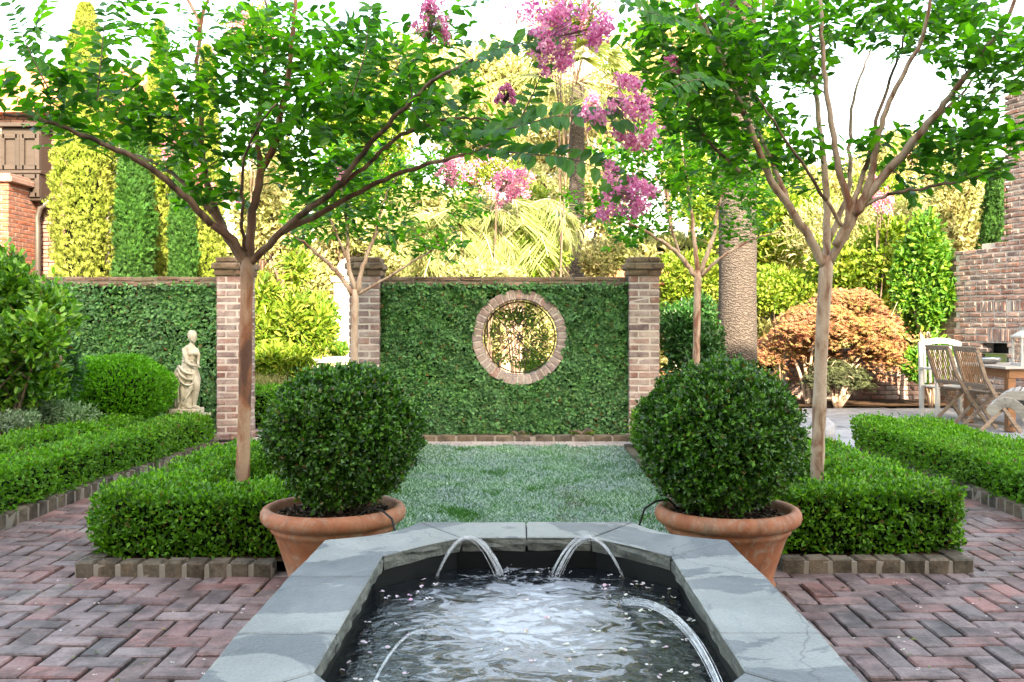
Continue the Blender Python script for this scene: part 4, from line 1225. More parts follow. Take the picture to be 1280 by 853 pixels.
T1 = 5.9
crape('crape myrtle with cinnamon coloured trunk in the left square hedge', 'bark1',
      [(302, 690, T1), (303, 600, T1), (306, 500, T1), (307, 420, T1), (309, 345, T1), (310, 322, T1)],
      [(.028, [(309, 332, T1), (290, 300, 5.85), (262, 278, 5.8), (225, 240, 5.65), (180, 205, 5.5), (125, 178, 5.35), (60, 152, 5.2), (5, 142, 5.1)]),
       (.020, [(290, 300, 5.85), (262, 262, 5.9), (222, 222, 6.0), (185, 200, 6.1), (155, 188, 6.2)]),
       (.026, [(307, 332, T1), (282, 290, 5.95), (264, 245, 6.05), (254, 200, 6.15), (251, 140, 6.2), (246, 80, 6.3), (250, 35, 6.35), (232, -10, 6.4), (225, -60, 6.4)]),
       (.016, [(247, 45, 6.3), (256, 10, 6.3), (268, -40, 6.3)]),
       (.030, [(311, 332, T1), (316, 270, 5.9), (326, 215, 5.9), (342, 182, 5.85), (352, 140, 5.8), (362, 80, 5.75), (368, 20, 5.7), (372, -50, 5.7)]),
       (.020, [(326, 215, 5.9), (322, 170, 6.0), (328, 110, 6.05), (334, 50, 6.1), (330, -20, 6.2)]),
       (.014, [(345, 178, 5.85), (378, 135, 5.7), (410, 95, 5.6), (430, 40, 5.5)]),
       (.024, [(312, 330, T1), (352, 290, 5.8), (385, 262, 5.7), (420, 235, 5.55), (455, 190, 5.4), (500, 140, 5.1), (545, 100, 4.8), (590, 75, 4.5)]),
       (.019, [(352, 291, 5.8), (410, 262, 5.8), (465, 232, 5.7), (520, 210, 5.4), (575, 195, 5.0), (620, 180, 4.6)]),
       (.014, [(420, 235, 5.55), (450, 215, 5.5), (500, 170, 5.3), (560, 150, 5.0), (610, 150, 4.7)]),
       (.012, [(306, 316, T1), (302, 262, 5.6), (306, 200, 5.4), (322, 160, 5.2), (345, 130, 5.1)])],
      [(60, 125, 5.2, 85, 42, .35), (120, 75, 5.5, 60, 48, .3, .45), (20, 20, 5.0, 35, 30, .2, .3), (195, 150, 5.7, 70, 65, .45, 1.1), (190, 40, 6.1, 45, 60, .4, .7), (280, 110, 5.9, 80, 110, .5, .9), (350, 60, 5.7, 90, 70, .5, 1.1),
       (390, 165, 5.6, 85, 75, .5, 1.2), (460, 95, 5.3, 75, 85, .45, 1.1), (255, 240, 5.8, 60, 30, .3, .8), (400, 240, 5.8, 70, 30, .3, .8), (540, 130, 5.0, 60, 60, .35, .9), (600, 175, 4.7, 48, 32, .25, .8), (560, 30, 5.0, 50, 40, .3, .5), (130, 165, 5.5, 90, 25, .3, .8)],
      660, .078, 21, darkl=(0, 1, 5, 6, 7, 9, 10),
      flowers=[(540, 25, 4.9, .20, .2, 1), (716, 38, 4.25, .30, .9, .25), (785, 148, 4.1, .27, .5, -.6), (785, 245, 4.1, .22, .9, -.2), (690, 58, 4.3, .17, 1, .2), (632, 118, 4.6, .08, 0, 1)],
      sprays=[([(590, 165, 4.6), (640, 160, 4.3), (700, 145, 4.15), (755, 152, 4.1), (775, 150, 4.1)], .108), ([(600, 185, 4.6), (650, 192, 4.3), (710, 198, 4.15), (755, 215, 4.1), (772, 232, 4.1)], .11), ([(560, 95, 4.7), (600, 75, 4.5), (640, 58, 4.35), (690, 45, 4.25)], .105),
              ([(645, 160, 4.4), (665, 120, 4.4), (680, 85, 4.4)], .08), ([(120, 140, 5.2), (125, 90, 5.2), (132, 20, 5.2), (138, -20, 5.2)], .08), ([(60, 110, 4.9), (35, 60, 4.9), (15, 5, 4.9)], .065), ([(440, 120, 5.0), (455, 70, 5.0), (465, 0, 5.0)], .075)])
crape('crape myrtle with smooth tan trunk in the right square hedge', 'bark2',
      [(1021, 690, T1), (1021, 600, T1), (1024, 520, T1), (1027, 430, T1), (1032, 345, T1), (1034, 320, T1)],
      [(.029, [(1031, 334, T1), (1008, 290, 5.85), (985, 258, 5.8), (965, 225, 5.75), (945, 180, 5.7), (925, 130, 5.65), (905, 80, 5.6), (875, 20, 5.5), (860, -30, 5.5)]),
       (.018, [(985, 258, 5.8), (968, 210, 5.9), (950, 170, 6.0), (930, 120, 6.1), (890, 90, 6.2)]),
       (.026, [(1033, 332, T1), (1034, 270, 6.0), (1031, 215, 6.05), (1024, 150, 6.1), (1018, 90, 6.15), (1013, 20, 6.2), (1012, -50, 6.2)]),
       (.020, [(1036, 300, 6.0), (1060, 240, 6.1), (1063, 180, 6.2), (1068, 120, 6.3), (1090, 60, 6.4)]),
       (.026, [(1044, 308, 5.85), (1062, 268, 5.8), (1050, 215, 5.75), (1038, 150, 5.7), (1030, 80, 5.65), (1026, 0, 5.6), (1030, -40, 5.6)]),
       (.027, [(1036, 330, T1), (1068, 270, 5.8), (1088, 225, 5.75), (1100, 160, 5.7), (1122, 105, 5.6), (1150, 55, 5.5), (1165, 0, 5.4), (1175, -40, 5.4)]),
       (.018, [(1062, 268, 5.8), (1085, 200, 5.85), (1098, 140, 5.9), (1122, 72, 5.95), (1138, 20, 6.0)]),
       (.030, [(1066, 268, 5.8), (1100, 225, 5.75), (1140, 180, 5.6), (1180, 130, 5.45), (1220, 78, 5.3), (1255, 30, 5.15), (1275, -20, 5.1)]),
       (.018, [(1100, 225, 5.75), (1135, 190, 5.9), (1165, 155, 6.0), (1200, 120, 6.0), (1235, 70, 6.0)]),
       (.012, [(1080, 258, 5.8), (1110, 243, 5.7), (1150, 236, 5.6), (1200, 226, 5.5), (1250, 210, 5.4)]),
       (.013, [(1052, 282, 5.8), (1010, 215, 5.5), (975, 165, 5.3), (945, 120, 5.2)]),
       (.012, [(925, 215, 5.75), (880, 170, 5.6), (850, 110, 5.5)])],
      [(860, 70, 5.6, 60, 75, .4), (930, 60, 5.6, 60, 70, .5, 1.1), (930, 170, 5.7, 60, 60, .4), (1000, 60, 5.9, 55, 70, .5), (1075, 20, 5.8, 65, 40, .4, .9), (1180, 25, 5.6, 60, 50, .4, 1.1), (1240, 80, 5.2, 55, 60, .4, 1.1),
       (1225, 185, 5.4, 62, 55, .4, 1.2), (1150, 205, 5.7, 55, 35, .3, .8), (1000, 190, 5.9, 45, 60, .4, .6), (870, 135, 5.5, 55, 45, .3), (1090, 195, 5.8, 35, 30, .3, .4), (1130, 240, 5.7, 50, 10, .2, .25), (820, 40, 5.4, 40, 35, .3, .6)],
      640, .078, 22, darkl=(6, 8, 9, 10, 11), flowers=[(838, 80, 5.5, .09, 0, 1)],
      sprays=[([(905, 105, 5.2), (870, 100, 5.0), (835, 112, 4.9)], .08), ([(880, 35, 5.2), (840, 25, 5.0), (800, 12, 4.9), (780, 5, 4.9)], .08)])
T3 = 9.0
crape('slim crape myrtle in front of the left window wall pillar', 'bark2', [(443, 520, T3), (443, 470, T3), (443, 420, T3), (444, 372, T3), (444, 362, T3)],
      [(.026, [(441, 368, T3), (425, 345, 9), (400, 320, 8.9), (375, 300, 8.8), (350, 280, 8.8)]), (.024, [(444, 364, T3), (436, 330, 9), (434, 290, 9.1), (430, 250, 9.1), (420, 210, 9.2)]),
       (.024, [(447, 366, T3), (455, 330, 9), (470, 290, 9.1), (480, 250, 9.1), (500, 215, 9.1)]), (.016, [(447, 368, T3), (480, 350, 8.9), (520, 325, 8.8), (560, 300, 8.7)]), (.014, [(436, 330, 9), (415, 280, 8.9), (400, 240, 8.9)])],
      [(400, 275, 8.9, 45, 35, .5), (470, 255, 9.1, 55, 50, .5), (430, 215, 9.1, 60, 40, .5), (545, 300, 8.8, 42, 26, .4, .5), (575, 250, 8.9, 30, 40, .3, .4), (365, 300, 8.8, 20, 14, .2, .5), (500, 300, 8.9, 35, 20, .3, .5), (530, 215, 9.1, 45, 35, .4)], 400, .070, 23, r0=.036,
      flowers=[(560, 215, 8.8, .22, .2, 1), (640, 230, 8.8, .30, .6, .3), (430, 215, 8.6, .16, 0, 1)])
crape('slim crape myrtle between the lawn and the big palm trunk', 'bark2', [(870, 540, T3), (870, 480, T3), (871, 410, T3), (872, 350, T3), (872, 338, T3)],
      [(.026, [(869, 345, T3), (850, 320, 9), (825, 300, 8.9), (800, 285, 8.9), (770, 275, 8.8)]), (.024, [(872, 340, T3), (868, 300, 9), (862, 250, 9.1), (855, 200, 9.1), (850, 160, 9.1)]),
       (.024, [(875, 342, T3), (890, 300, 9), (900, 250, 9.1), (920, 200, 9.1), (925, 160, 9.1)]), (.018, [(876, 345, T3), (905, 320, 8.9), (940, 300, 8.9), (975, 290, 8.8)]), (.014, [(850, 320, 9), (835, 270, 8.9), (820, 220, 8.9)])],
      [(800, 270, 8.9, 55, 35, .5), (860, 220, 9.1, 60, 50, .5), (790, 200, 9.0, 45, 50, .4), (930, 230, 9.1, 50, 50, .5), (950, 285, 8.9, 40, 20, .4, .6), (740, 255, 9.0, 40, 20, .3, .7), (860, 160, 9.1, 55, 40, .4), (780, 300, 8.8, 30, 15, .3, .6), (900, 290, 8.9, 35, 20, .3, .5)], 430, .072, 24, r0=.036, mat='crape',
      flowers=[(740, 130, 8.8, .2, 0, 1), (800, 235, 8.7, .14, .4, .4)])

# ------------------------------------------------------------------ generic shrubs and trees
def lobes(rng, c, R, k, spread=.62, size=.5):
    c = np.array(c, float); R = np.array(R, float)
    out = []
    for i in range(k):
        q = rdir(1, rng)[0] * rng.uniform(.4, 1) ** .6 * spread
        out.append((c + q * R, R * size * rng.uniform(.7, 1.25)))
    return out


def foliage(m, rng, blobs, n, L, W, kind='fold', shell=.5, up=.4, jag=.12):
    A = np.array([np.prod(b[1]) ** (2 / 3) for b in blobs]); A /= A.sum(); seed = int(rng.integers(1000))
    for (c, R), a in zip(blobs, A):
        k = int(a * n); D = rdir(k, rng); r = 1 - shell * rng.uniform(0, 1, k) ** 1.5; r *= 1 + jag * sn(D, 6, seed) + jag * .7 * sn(D, 15, seed + 1); seed += 3
        P = np.array(c) + D * r[:, None] * R
        keep = P[:, 2] > .02; P, D = P[keep], D[keep]
        skin(m, P, D, L, W, rng, kind, up=up)


def shrub(name, label, cat, c, R, mat, n, L, W, seed, k=9, kind='fold', group=None, stems=5, spread=.62, size=.5, shell=.5, base=None, stemr=.02, jag=.12, bark='barkdark', core=False, fullblob=False, up=.4):
    rng = np.random.default_rng(seed)
    base = np.array(base if base is not None else (c[0], c[1], 0.0))
    t = thing(name, label, cat, base, group)
    B = lobes(rng, c, R, k, spread, size)
    if fullblob: B = [(np.array(c, float), np.array(R, float) * .93)] + [(b[0], b[1] * .6) for b in B]
    m = MB(); foliage(m, rng, B, n, L, W, kind, shell, up, jag)
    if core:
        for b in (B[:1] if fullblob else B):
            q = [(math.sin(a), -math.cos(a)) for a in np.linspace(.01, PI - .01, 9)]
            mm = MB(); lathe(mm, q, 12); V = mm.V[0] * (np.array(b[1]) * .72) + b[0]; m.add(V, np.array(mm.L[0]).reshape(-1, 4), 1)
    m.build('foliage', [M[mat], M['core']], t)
    m = MB()
    for i in range(stems):
        tgt = B[i % len(B)][0] + rng.normal(0, .05, 3)
        a = base + rng.normal(0, .6, 3) * [stemr * 3, stemr * 3, 0]; a[2] = base[2] - .02
        mid = a * .55 + tgt * .45; mid[:2] = a[:2] * .75 + tgt[:2] * .25
        P = smooth_path([a, mid, tgt], 10); tube(m, P, np.linspace(stemr, stemr * .3, 10), 7)
        for q in range(5):
            s = P[rng.integers(4, 10)]; e = B[rng.integers(len(B))]; e = e[0] + rdir(1, rng)[0] * e[1] * .5
            tube(m, smooth_path([s, (s + e) / 2 + [0, 0, .03 * stemr / .02], e], 6), np.linspace(stemr * .4, stemr * .12, 6), 4)
    m.build('stems', M[bark], t, smooth=True)
    return t


# left side planting
def pb(px, py, Y, rx, ry, ryd):      # ellipsoid from its place and half-sizes in the photograph, at depth Y
    c = at(px, py, Y); return c, (rx * Y / F, ryd, ry * Y / F)
c, R = pb(145, 488, 9.45, 78, 48, .45)
shrub('round_shrub', 'bright green clipped round shrub left of the statue', 'shrub', c, R, 'mound', 30000, .032, .016, 51, k=8, fullblob=True, core=True, stems=4, shell=.16, jag=.04, up=.8)
c, R = pb(12, 415, 8.1, 86, 104, .55)
shrub('camellia_shrub', 'tall glossy broad leaved shrub at the left edge of the picture', 'shrub', c, R, 'camellia', 10500, .072, .036, 52, k=24, kind='oval', stems=6, shell=.9, jag=.3, size=.3, spread=.82)
c, R = pb(-80, 470, 8.0, 85, 110, .6)
shrub('camellia_shrub', 'dark glossy shrub mostly outside the left edge, behind the tall one', 'shrub', c, R, 'camellia', 4200, .07, .034, 53, k=10, kind='oval', stems=5, shell=.8, jag=.2)
c, R = pb(62, 518, 8.45, 56, 24, .25)
shrub('silver_shrub', 'small grey green shrub beneath the glossy shrub at left', 'shrub', c, R, 'greyleaf', 4500, .034, .013, 54, k=8, stems=4, shell=.8, jag=.2, stemr=.008)
c, R = pb(10, 528, 8.0, 50, 20, .25)
shrub('silver_shrub', 'low grey green shrub at the left picture edge above the hedge', 'shrub', c, R, 'greyleaf', 3200, .034, .013, 55, k=7, stems=4, shell=.8, jag=.2, stemr=.008)
c, R = pb(52, 470, 8.6, 40, 60, .4)
shrub('evergreen_shrub', 'dark shrub filling the gap between glossy shrub and ivy wall', 'shrub', c, R, 'darkleaf', 4500, .05, .026, 56, k=8, stems=4, shell=.7, jag=.15)

# cypresses beyond the left wall
def cypress(label, px, py_top, Y, w, mat, seed, n, name='italian_cypress'):
    rng = np.random.default_rng(seed); x = (px - VX) * Y / F; zt = EYE - (py_top - HY) * Y / F; r = w * Y / F
    t = thing(name, label, 'tree', (x, Y, 0), 'columnar cypresses behind the left wall')
    z = rng.uniform(0.05, 1, n) ** .8; th = rng.uniform(0, 6.28, n)
    prof = np.minimum(1, (1 - z) * 2.6 + .05) ** .75 * (.75 + .25 * np.sin(np.clip(z * 3, 0, PI / 2)))
    D = np.stack([np.cos(th), np.sin(th), np.zeros(n)], 1)
    Q = np.stack([np.cos(th) * 1.2, np.sin(th) * 1.2, z * zt * 1.2], 1)
    rad = r * .9 * prof * (1 + .16 * sn(Q, 4.2, seed) + .17 * sn(Q, 11, seed + 1) + .1 * sn(Q, 24, seed + 2)) * (1 - .2 * rng.uniform(0, 1, n) ** 1.5)
    P = D * rad[:, None] + np.stack([np.full(n, x), np.full(n, Y), z * zt], 1)
    m = MB(); d = D * .55 + rdir(n, rng) * .5 + [0, 0, .8]; nr = D + rdir(n, rng) * .7
    leaves(m, P, d, nr, .075, .055, 'tuft', 0, rng, .35)
    m.build('foliage', M[mat], t)
    m = MB(); tube(m, [(x, Y, 0), (x, Y, zt * .5), (x, Y, zt * .93)], [r * .16, r * .1, .01], 8)
    lathe(m, [(.01, .3), (r * .55, .5), (r * .56, zt * .55), (r * .4, zt * .75), (.02, zt * .93)], 14, (x, Y, 0), mat=1)
    m.build('trunk', [M['barkdark'], M['core']], t)
cypress('tall golden green cypress, leftmost and brightest of the columnar row', 107, 8, 13.6, 41, 'cyp_gold', 61, 26000)
cypress('dark green cypress right of the golden one', 167, 120, 13.4, 22, 'cyp_green', 62, 17000)
cypress('tall pale golden cypress behind the dark ones', 200, 30, 14.6, 20, 'cyp_gold', 63, 18000)
cypress('dark green cypress nearest the left brick pillar', 227, 180, 13.4, 15, 'cyp_green', 64, 13000)
cypress('golden cypress partly hidden by the left brick pillar', 258, 60, 14.6, 20, 'cyp_gold', 65, 14000)
cypress('dark cypress rising behind the right boundary wall', 1245, 205, 16.5, 22, 'cyp_green', 66, 12000)
# ------------------------------------------------------------------ background planting beyond the walls
BG = 'sunlit shrubs and trees beyond the walls'
def bgs(label, px, py, Y, rx, ry, mat, n, L, seed, k=9, name='garden_shrub', cat='shrub', d=None, base=True, W=.5, kind='fold', **kw):
    c, R = pb(px, py, Y, rx, ry, d or rx * Y / F * .7)
    return shrub(name, label, cat, c, R, mat, n, L, L * W, seed, k=k, group=BG, kind=kind, **{'stems': 3, **kw})
bgs('sunny broad leaved evergreen seen through the gate opening', 362, 385, 13.4, 52, 85, 'sunleaf', 6500, .13, 71, k=13, W=.3, shell=.8, size=.4, spread=.75, bark='bark3', stemr=.035, jag=.2, kind='oval')
bgs('lower sunny evergreen beneath the broad leaved one in the gate opening', 352, 458, 12.8, 42, 30, 'sunleaf', 3600, .11, 72, k=9, W=.3, shell=.8, jag=.2, kind='oval')
bgs('dark green shrub in the shade within the gate opening', 385, 410, 14.6, 34, 50, 'midleaf', 3400, .10, 73, k=8, shell=.7)
bgs('pale grassy clump at the foot of the gate opening plants', 335, 495, 12.6, 28, 22, 'hazeleaf', 3500, .16, 74, k=6, W=.07, up=1.2, kind='blade')
bgs('low green plant on the pale bench at the gate opening', 428, 438, 14.2, 13, 9, 'midleaf', 900, .07, 75, k=4)
bgs('orange and green flowering shrub above the round window wall', 648, 320, 15.5, 62, 34, 'sunleaf', 5200, .09, 76, k=11, jag=.2)
bgs('tall leafy shrub left of the slender palm trunk', 668, 290, 17.5, 45, 52, 'sunleaf', 4200, .11, 77, k=9, jag=.2)
bgs('pale flowering shrub low behind the round window wall', 600, 352, 13.5, 62, 24, 'hazeleaf', 4200, .08, 78, k=9, jag=.2)
bgs('bushy shrub showing through the lower right of the round window', 672, 462, 11.9, 24, 18, 'midleaf', 700, .06, 80, k=6, jag=.3, shell=.9)
bgs('dark evergreen hedge shrub between the right pillar and the big palm', 860, 415, 12.0, 48, 62, 'darkleaf', 9000, .07, 81, k=12, jag=.1)
bgs('light yellow shrub right of the big palm trunk', 975, 368, 17.0, 58, 40, 'sunleaf', 7200, .09, 82, k=9)
bgs('wide pale golden bamboo mass at upper right beyond the maple', 1110, 290, 20.0, 130, 70, 'hazeleaf', 14000, .15, 83, k=20, W=.3, shell=.9, jag=.15, stemr=.05, name='bamboo_clump', cat='bamboo')
bgs('pale golden tree behind the right boundary wall', 1200, 250, 18.0, 45, 75, 'hazeleaf', 7000, .13, 84, k=12, name='garden_tree', cat='tree', stemr=.05)
bgs('bright green sunny bush behind the red maple', 1085, 325, 16.4, 72, 62, 'sunleaf', 11000, .11, 85, k=16, kind='oval', jag=.3, shell=.8, size=.38, spread=.75)
bgs('tall leafy green tree climbing at the corner of the boundary wall', 1155, 350, 14.4, 44, 80, 'midleaf', 9500, .10, 86, k=22, kind='oval', shell=.8, jag=.3, size=.3, spread=.85, name='garden_tree', cat='tree', stemr=.045, bark='bark3')
bgs('lower foliage of plants against the boundary wall corner', 1160, 450, 13.9, 30, 32, 'midleaf', 2600, .10, 87, k=8, kind='oval', shell=.8, jag=.2)
bgs('white flowering mass behind the right end of the window wall', 762, 322, 18.0, 40, 28, 'hazeleaf', 3000, .10, 88, k=7)
bgs('sunny green shrub behind the slim myrtle and the right pillar', 850, 355, 19.0, 58, 46, 'sunleaf', 7200, .10, 89, k=9)
def tree(label, px, py, Y, rx, ry, mat, n, L, seed, k=14, W=.5, **kw):
    c, R = pb(px, py, Y, rx, ry, rx * Y / F * .8)
    return shrub('garden_tree', label, 'tree', c, R, mat, n, L, L * W, seed, k=k, group=BG, stemr=.09, stems=3, shell=.9, jag=.2, size=.36, spread=.8, bark='barkdark', **kw)
tree('tall pale sunlit tree far behind the centre of the wall', 600, 130, 27, 80, 90, 'hazeleaf', 9000, .17, 91)
tree('pale sunlit tree far behind the slender palm', 770, 120, 29, 90, 70, 'hazeleaf', 8000, .18, 92)
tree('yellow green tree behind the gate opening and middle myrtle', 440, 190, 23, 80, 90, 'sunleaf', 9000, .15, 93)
tree('pale tree seen between the left myrtle limbs', 340, 250, 20, 60, 80, 'hazeleaf', 7000, .14, 94)
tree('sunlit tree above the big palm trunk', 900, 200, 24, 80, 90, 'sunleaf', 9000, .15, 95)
tree('pale tree between the limbs of the right myrtle', 1020, 250, 24, 70, 60, 'hazeleaf', 6000, .15, 96)
tree('yellow green tree low behind the window wall', 540, 290, 21, 80, 60, 'hazeleaf', 8000, .14, 97)
tree('far green tree at the right behind the boundary wall', 1130, 200, 28, 60, 40, 'hazeleaf', 4200, .18, 98)
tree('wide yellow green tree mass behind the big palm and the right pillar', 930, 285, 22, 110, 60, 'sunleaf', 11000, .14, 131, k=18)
tree('pale golden tree mass behind the middle crape myrtle', 455, 320, 17, 60, 70, 'hazeleaf', 7000, .12, 132, k=14)
tree('tall pale tree behind the golden cypresses', 150, 190, 24, 60, 90, 'hazeleaf', 6000, .16, 133)
tree('pale tree low behind the slender palm trunk', 700, 260, 23, 85, 70, 'hazeleaf', 8000, .15, 99)
for i, (px, py, Y, s, l) in enumerate(((300, 45, 16, .5, 'upper left'), (215, 190, 13, .4, 'left of the cinnamon tree limbs'), (245, 225, 13, .4, 'above the dark cypress'), (665, 12, 14, .55, 'top centre'), (745, 190, 14, .45, 'beside the hanging blossom'),
                                       (620, 225, 13.5, .55, 'above the round window wall'), (795, 230, 15, .4, 'above the right pillar'), (560, 190, 14, .4, 'behind the long sprays'), (1105, 250, 15, .4, 'over the maple'), (690, 90, 16, .5, 'behind the big panicle'))):
    pass
bgs('sunny yellow green bush seen low through the round window', 652, 425, 16.5, 75, 48, 'hazeleaf', 7000, .10, 141, k=12, jag=.2)
bgs('pale bush behind the gate opening beside the stucco post', 405, 360, 17.0, 45, 60, 'hazeleaf', 5000, .10, 142, k=10, jag=.2)
hb = hedge('tall pale sunlit boundary hedge far across the back of the garden', [(-11, 14, 25.5, 27, 0, 3.3)], M['hazeleaf'], 170, .26, .14, 143, .25, group=BG); hb.name = 'boundary_hedge'
tree('very tall pale tree above the centre of the window wall', 500, 120, 31, 90, 95, 'hazeleaf', 8000, .2, 144)
tree('very tall pale tree behind the right blossom sprays', 850, 110, 32, 95, 95, 'hazeleaf', 9000, .2, 145)
tree('tall pale tree filling the sky between the two big panicles', 690, 150, 33, 90, 110, 'hazeleaf', 9000, .2, 146)
# distant crape myrtles in bloom: crown of leaves with many panicles
def bloom(label, px, py, Y, rx, ry, seed, fl, n=2500):
    rng = np.random.default_rng(seed)
    t = bgs(label, px, py, Y, rx, ry, 'sunleaf', n, .07, seed, k=9, name='crape_myrtle', cat='tree', kind='oval', shell=.9, jag=.25, stemr=.02, stems=2)
    for (fx, fy, s) in fl:
        panicle(at(fx, fy, Y - .3), s * 1.25, rng, (rng.normal(0, .4), -.2, 1), 520).build('flower_panicle', [M['flower'], M['barkdark']], t)
bloom('distant pink blossoming myrtle seen between the left tree limbs', 235, 220, 14.5, 45, 40, 101, [(215, 188, .35), (245, 225, .35), (290, 245, .2), (262, 235, .2)])
bloom('distant pink blossoming myrtle behind the top of the left tree', 310, 40, 16, 45, 45, 102, [(300, 35, .4), (345, 50, .3), (275, 60, .25)])
bloom('distant pink blossoming myrtle above the round window', 610, 225, 14.5, 55, 28, 103, [(600, 215, .4), (632, 232, .45), (655, 228, .3), (575, 205, .3)], 1500)
bloom('distant pink blossoming myrtle at the top centre', 700, 20, 15, 60, 40, 104, [(650, 8, .5), (690, 5, .4), (740, 20, .4), (665, 20, .3)], 1500)
bloom('distant pink blossoming myrtle above the red maple', 1095, 235, 16, 40, 25, 105, [(1105, 252, .35), (1090, 235, .3)], 1600)

# palms
def frond(m, base, dir2, L, droop, rng, w=.5, n=26, mat=0, rise=.5):
    t = np.linspace(0, 1, n); h = np.array([dir2[0], dir2[1], 0.0])
    P = np.array(base) + h * (L * t)[:, None] * (1 - .25 * t[:, None] * droop) + np.stack([0 * t, 0 * t, L * (rise * t - droop * t ** 2.1)], 1)
    T = unit(np.gradient(P, axis=0)); s = unit(np.cross(T, [0, 0, 1.0])); up = np.cross(s, T)
    for sg in (-1, 1):
        for rep in range(3):
            tt = rng.uniform(.12, 1, n); q = (tt * (n - 1)).astype(int); keep = q < n
            pos = P[q]; LL = w * np.sin(np.clip(tt * 1.1 + .25, 0, PI) * .95)
            d = s[q] * sg + T[q] * .75 - np.array([0, 0, .35]) + rng.normal(0, .1, (n, 3))
            for i in range(0, n):
                pass
            leaves(m, pos, d, up[q] + rng.normal(0, .6, (n, 3)), w, w * .032, 'blade', mat, rng, .4)
    tube(m, P, np.linspace(.02, .005, n), 5, mat=1)


def fan(m, base, dirv, L, rng, mat=0):
    """fan palm leaf: stalk and pleated fingers"""
    dirv = unit(np.array(dirv, float)); tip = np.array(base) + dirv * L; tube(m, [base, (np.array(base) + tip) / 2 + [0, 0, .05], tip], [.018, .013, .01], 5, mat=1)
    s = unit(np.cross(dirv, [0, 0, 1.0])); k = 26; a = np.linspace(-2.0, 2.0, k)
    d = np.cos(a)[:, None] * dirv + np.sin(a)[:, None] * s + np.stack([0 * a, 0 * a, -.28 * np.ones(k)], 1)
    leaves(m, np.tile(tip, (k, 1)), d, np.tile(np.cross(s, dirv), (k, 1)) + rng.normal(0, .2, (k, 3)), L * .75, L * .055, 'blade', mat, rng, .12)


def palm(label, px, Y, zt, r, seed, kind, nf, L, trunkmat='palmtrunk', skirt=0, flare=1.2):
    rng = np.random.default_rng(seed); x = (px - VX) * Y / F
    t = thing('palm_tree', label, 'palm', (x, Y, 0)); m = MB(); z = np.linspace(0, zt, 40)
    ang = np.linspace(0, 2 * PI, 29)[:-1]
    rr = r * (1 + (flare - 1) * np.exp(-z / .5)); V = []
    for zi, ri in zip(z, rr):
        V.append(np.stack([x + ri * np.cos(ang), Y + ri * np.sin(ang), np.full(28, zi)], 1))
    V = np.concatenate(V); V[:, :2] += rng.normal(0, r * .012, (len(V), 2))
    i = np.arange(39)[:, None] * 28; j = np.arange(28)[None, :]; kx = (j + 1) % 28
    m.add(V, np.stack([i + j, i + kx, i + 28 + kx, i + 28 + j], -1).reshape(-1, 4)); m.build('trunk', M[trunkmat], t, smooth=True)
    m = MB(); top = np.array([x, Y, zt])
    for q in range(nf):
        a = q * 2.4 + rng.uniform(-.2, .2); el = rng.uniform(-.5, 1.3)
        if kind == 'fan': fan(m, top + [0, 0, .1], (math.cos(a) * math.cos(el), math.sin(a) * math.cos(el), math.sin(el)), L * rng.uniform(.8, 1.1), rng)
        else: frond(m, top, (math.cos(a), math.sin(a)), L * rng.uniform(.8, 1.15), rng.uniform(.5, 1.1), rng, L * .36, rise=rng.uniform(.3, 1.1))
    if skirt:
        n = skirt; th = rng.uniform(0, 6.28, n); h = rng.uniform(0, .9, n)
        P = top + np.stack([np.cos(th) * (r + .03), np.sin(th) * (r + .03), -h], 1)
        leaves(m, P, np.stack([np.cos(th) * .35, np.sin(th) * .35, -np.ones(n)], 1), np.stack([np.cos(th), np.sin(th), 0 * th + .3], 1), .5, .035, 'blade', 0, rng, .3)
    m.build('fronds', [M['palm'], M['bark3']], t)
palm('slender palm with a tan trunk rising behind the round window wall', 721, 19.0, 5.9, .15, 111, 'fan', 30, 1.0, flare=1.1)
palm('stout grey palm trunk behind the right slim myrtle', 922, 12.7, 6.6, .245, 112, 'fan', 34, 1.5, flare=1.25)
palm('low shaggy palm with drooping straw coloured leaves above the window wall', 640, 16.0, 2.9, .2, 113, 'frond', 46, 1.35, 'bark3', skirt=500)
palm('low shaggy palm with a ragged trunk left of the window wall centre', 578, 15.0, 2.55, .17, 114, 'frond', 40, 1.1, 'bark3', skirt=500)

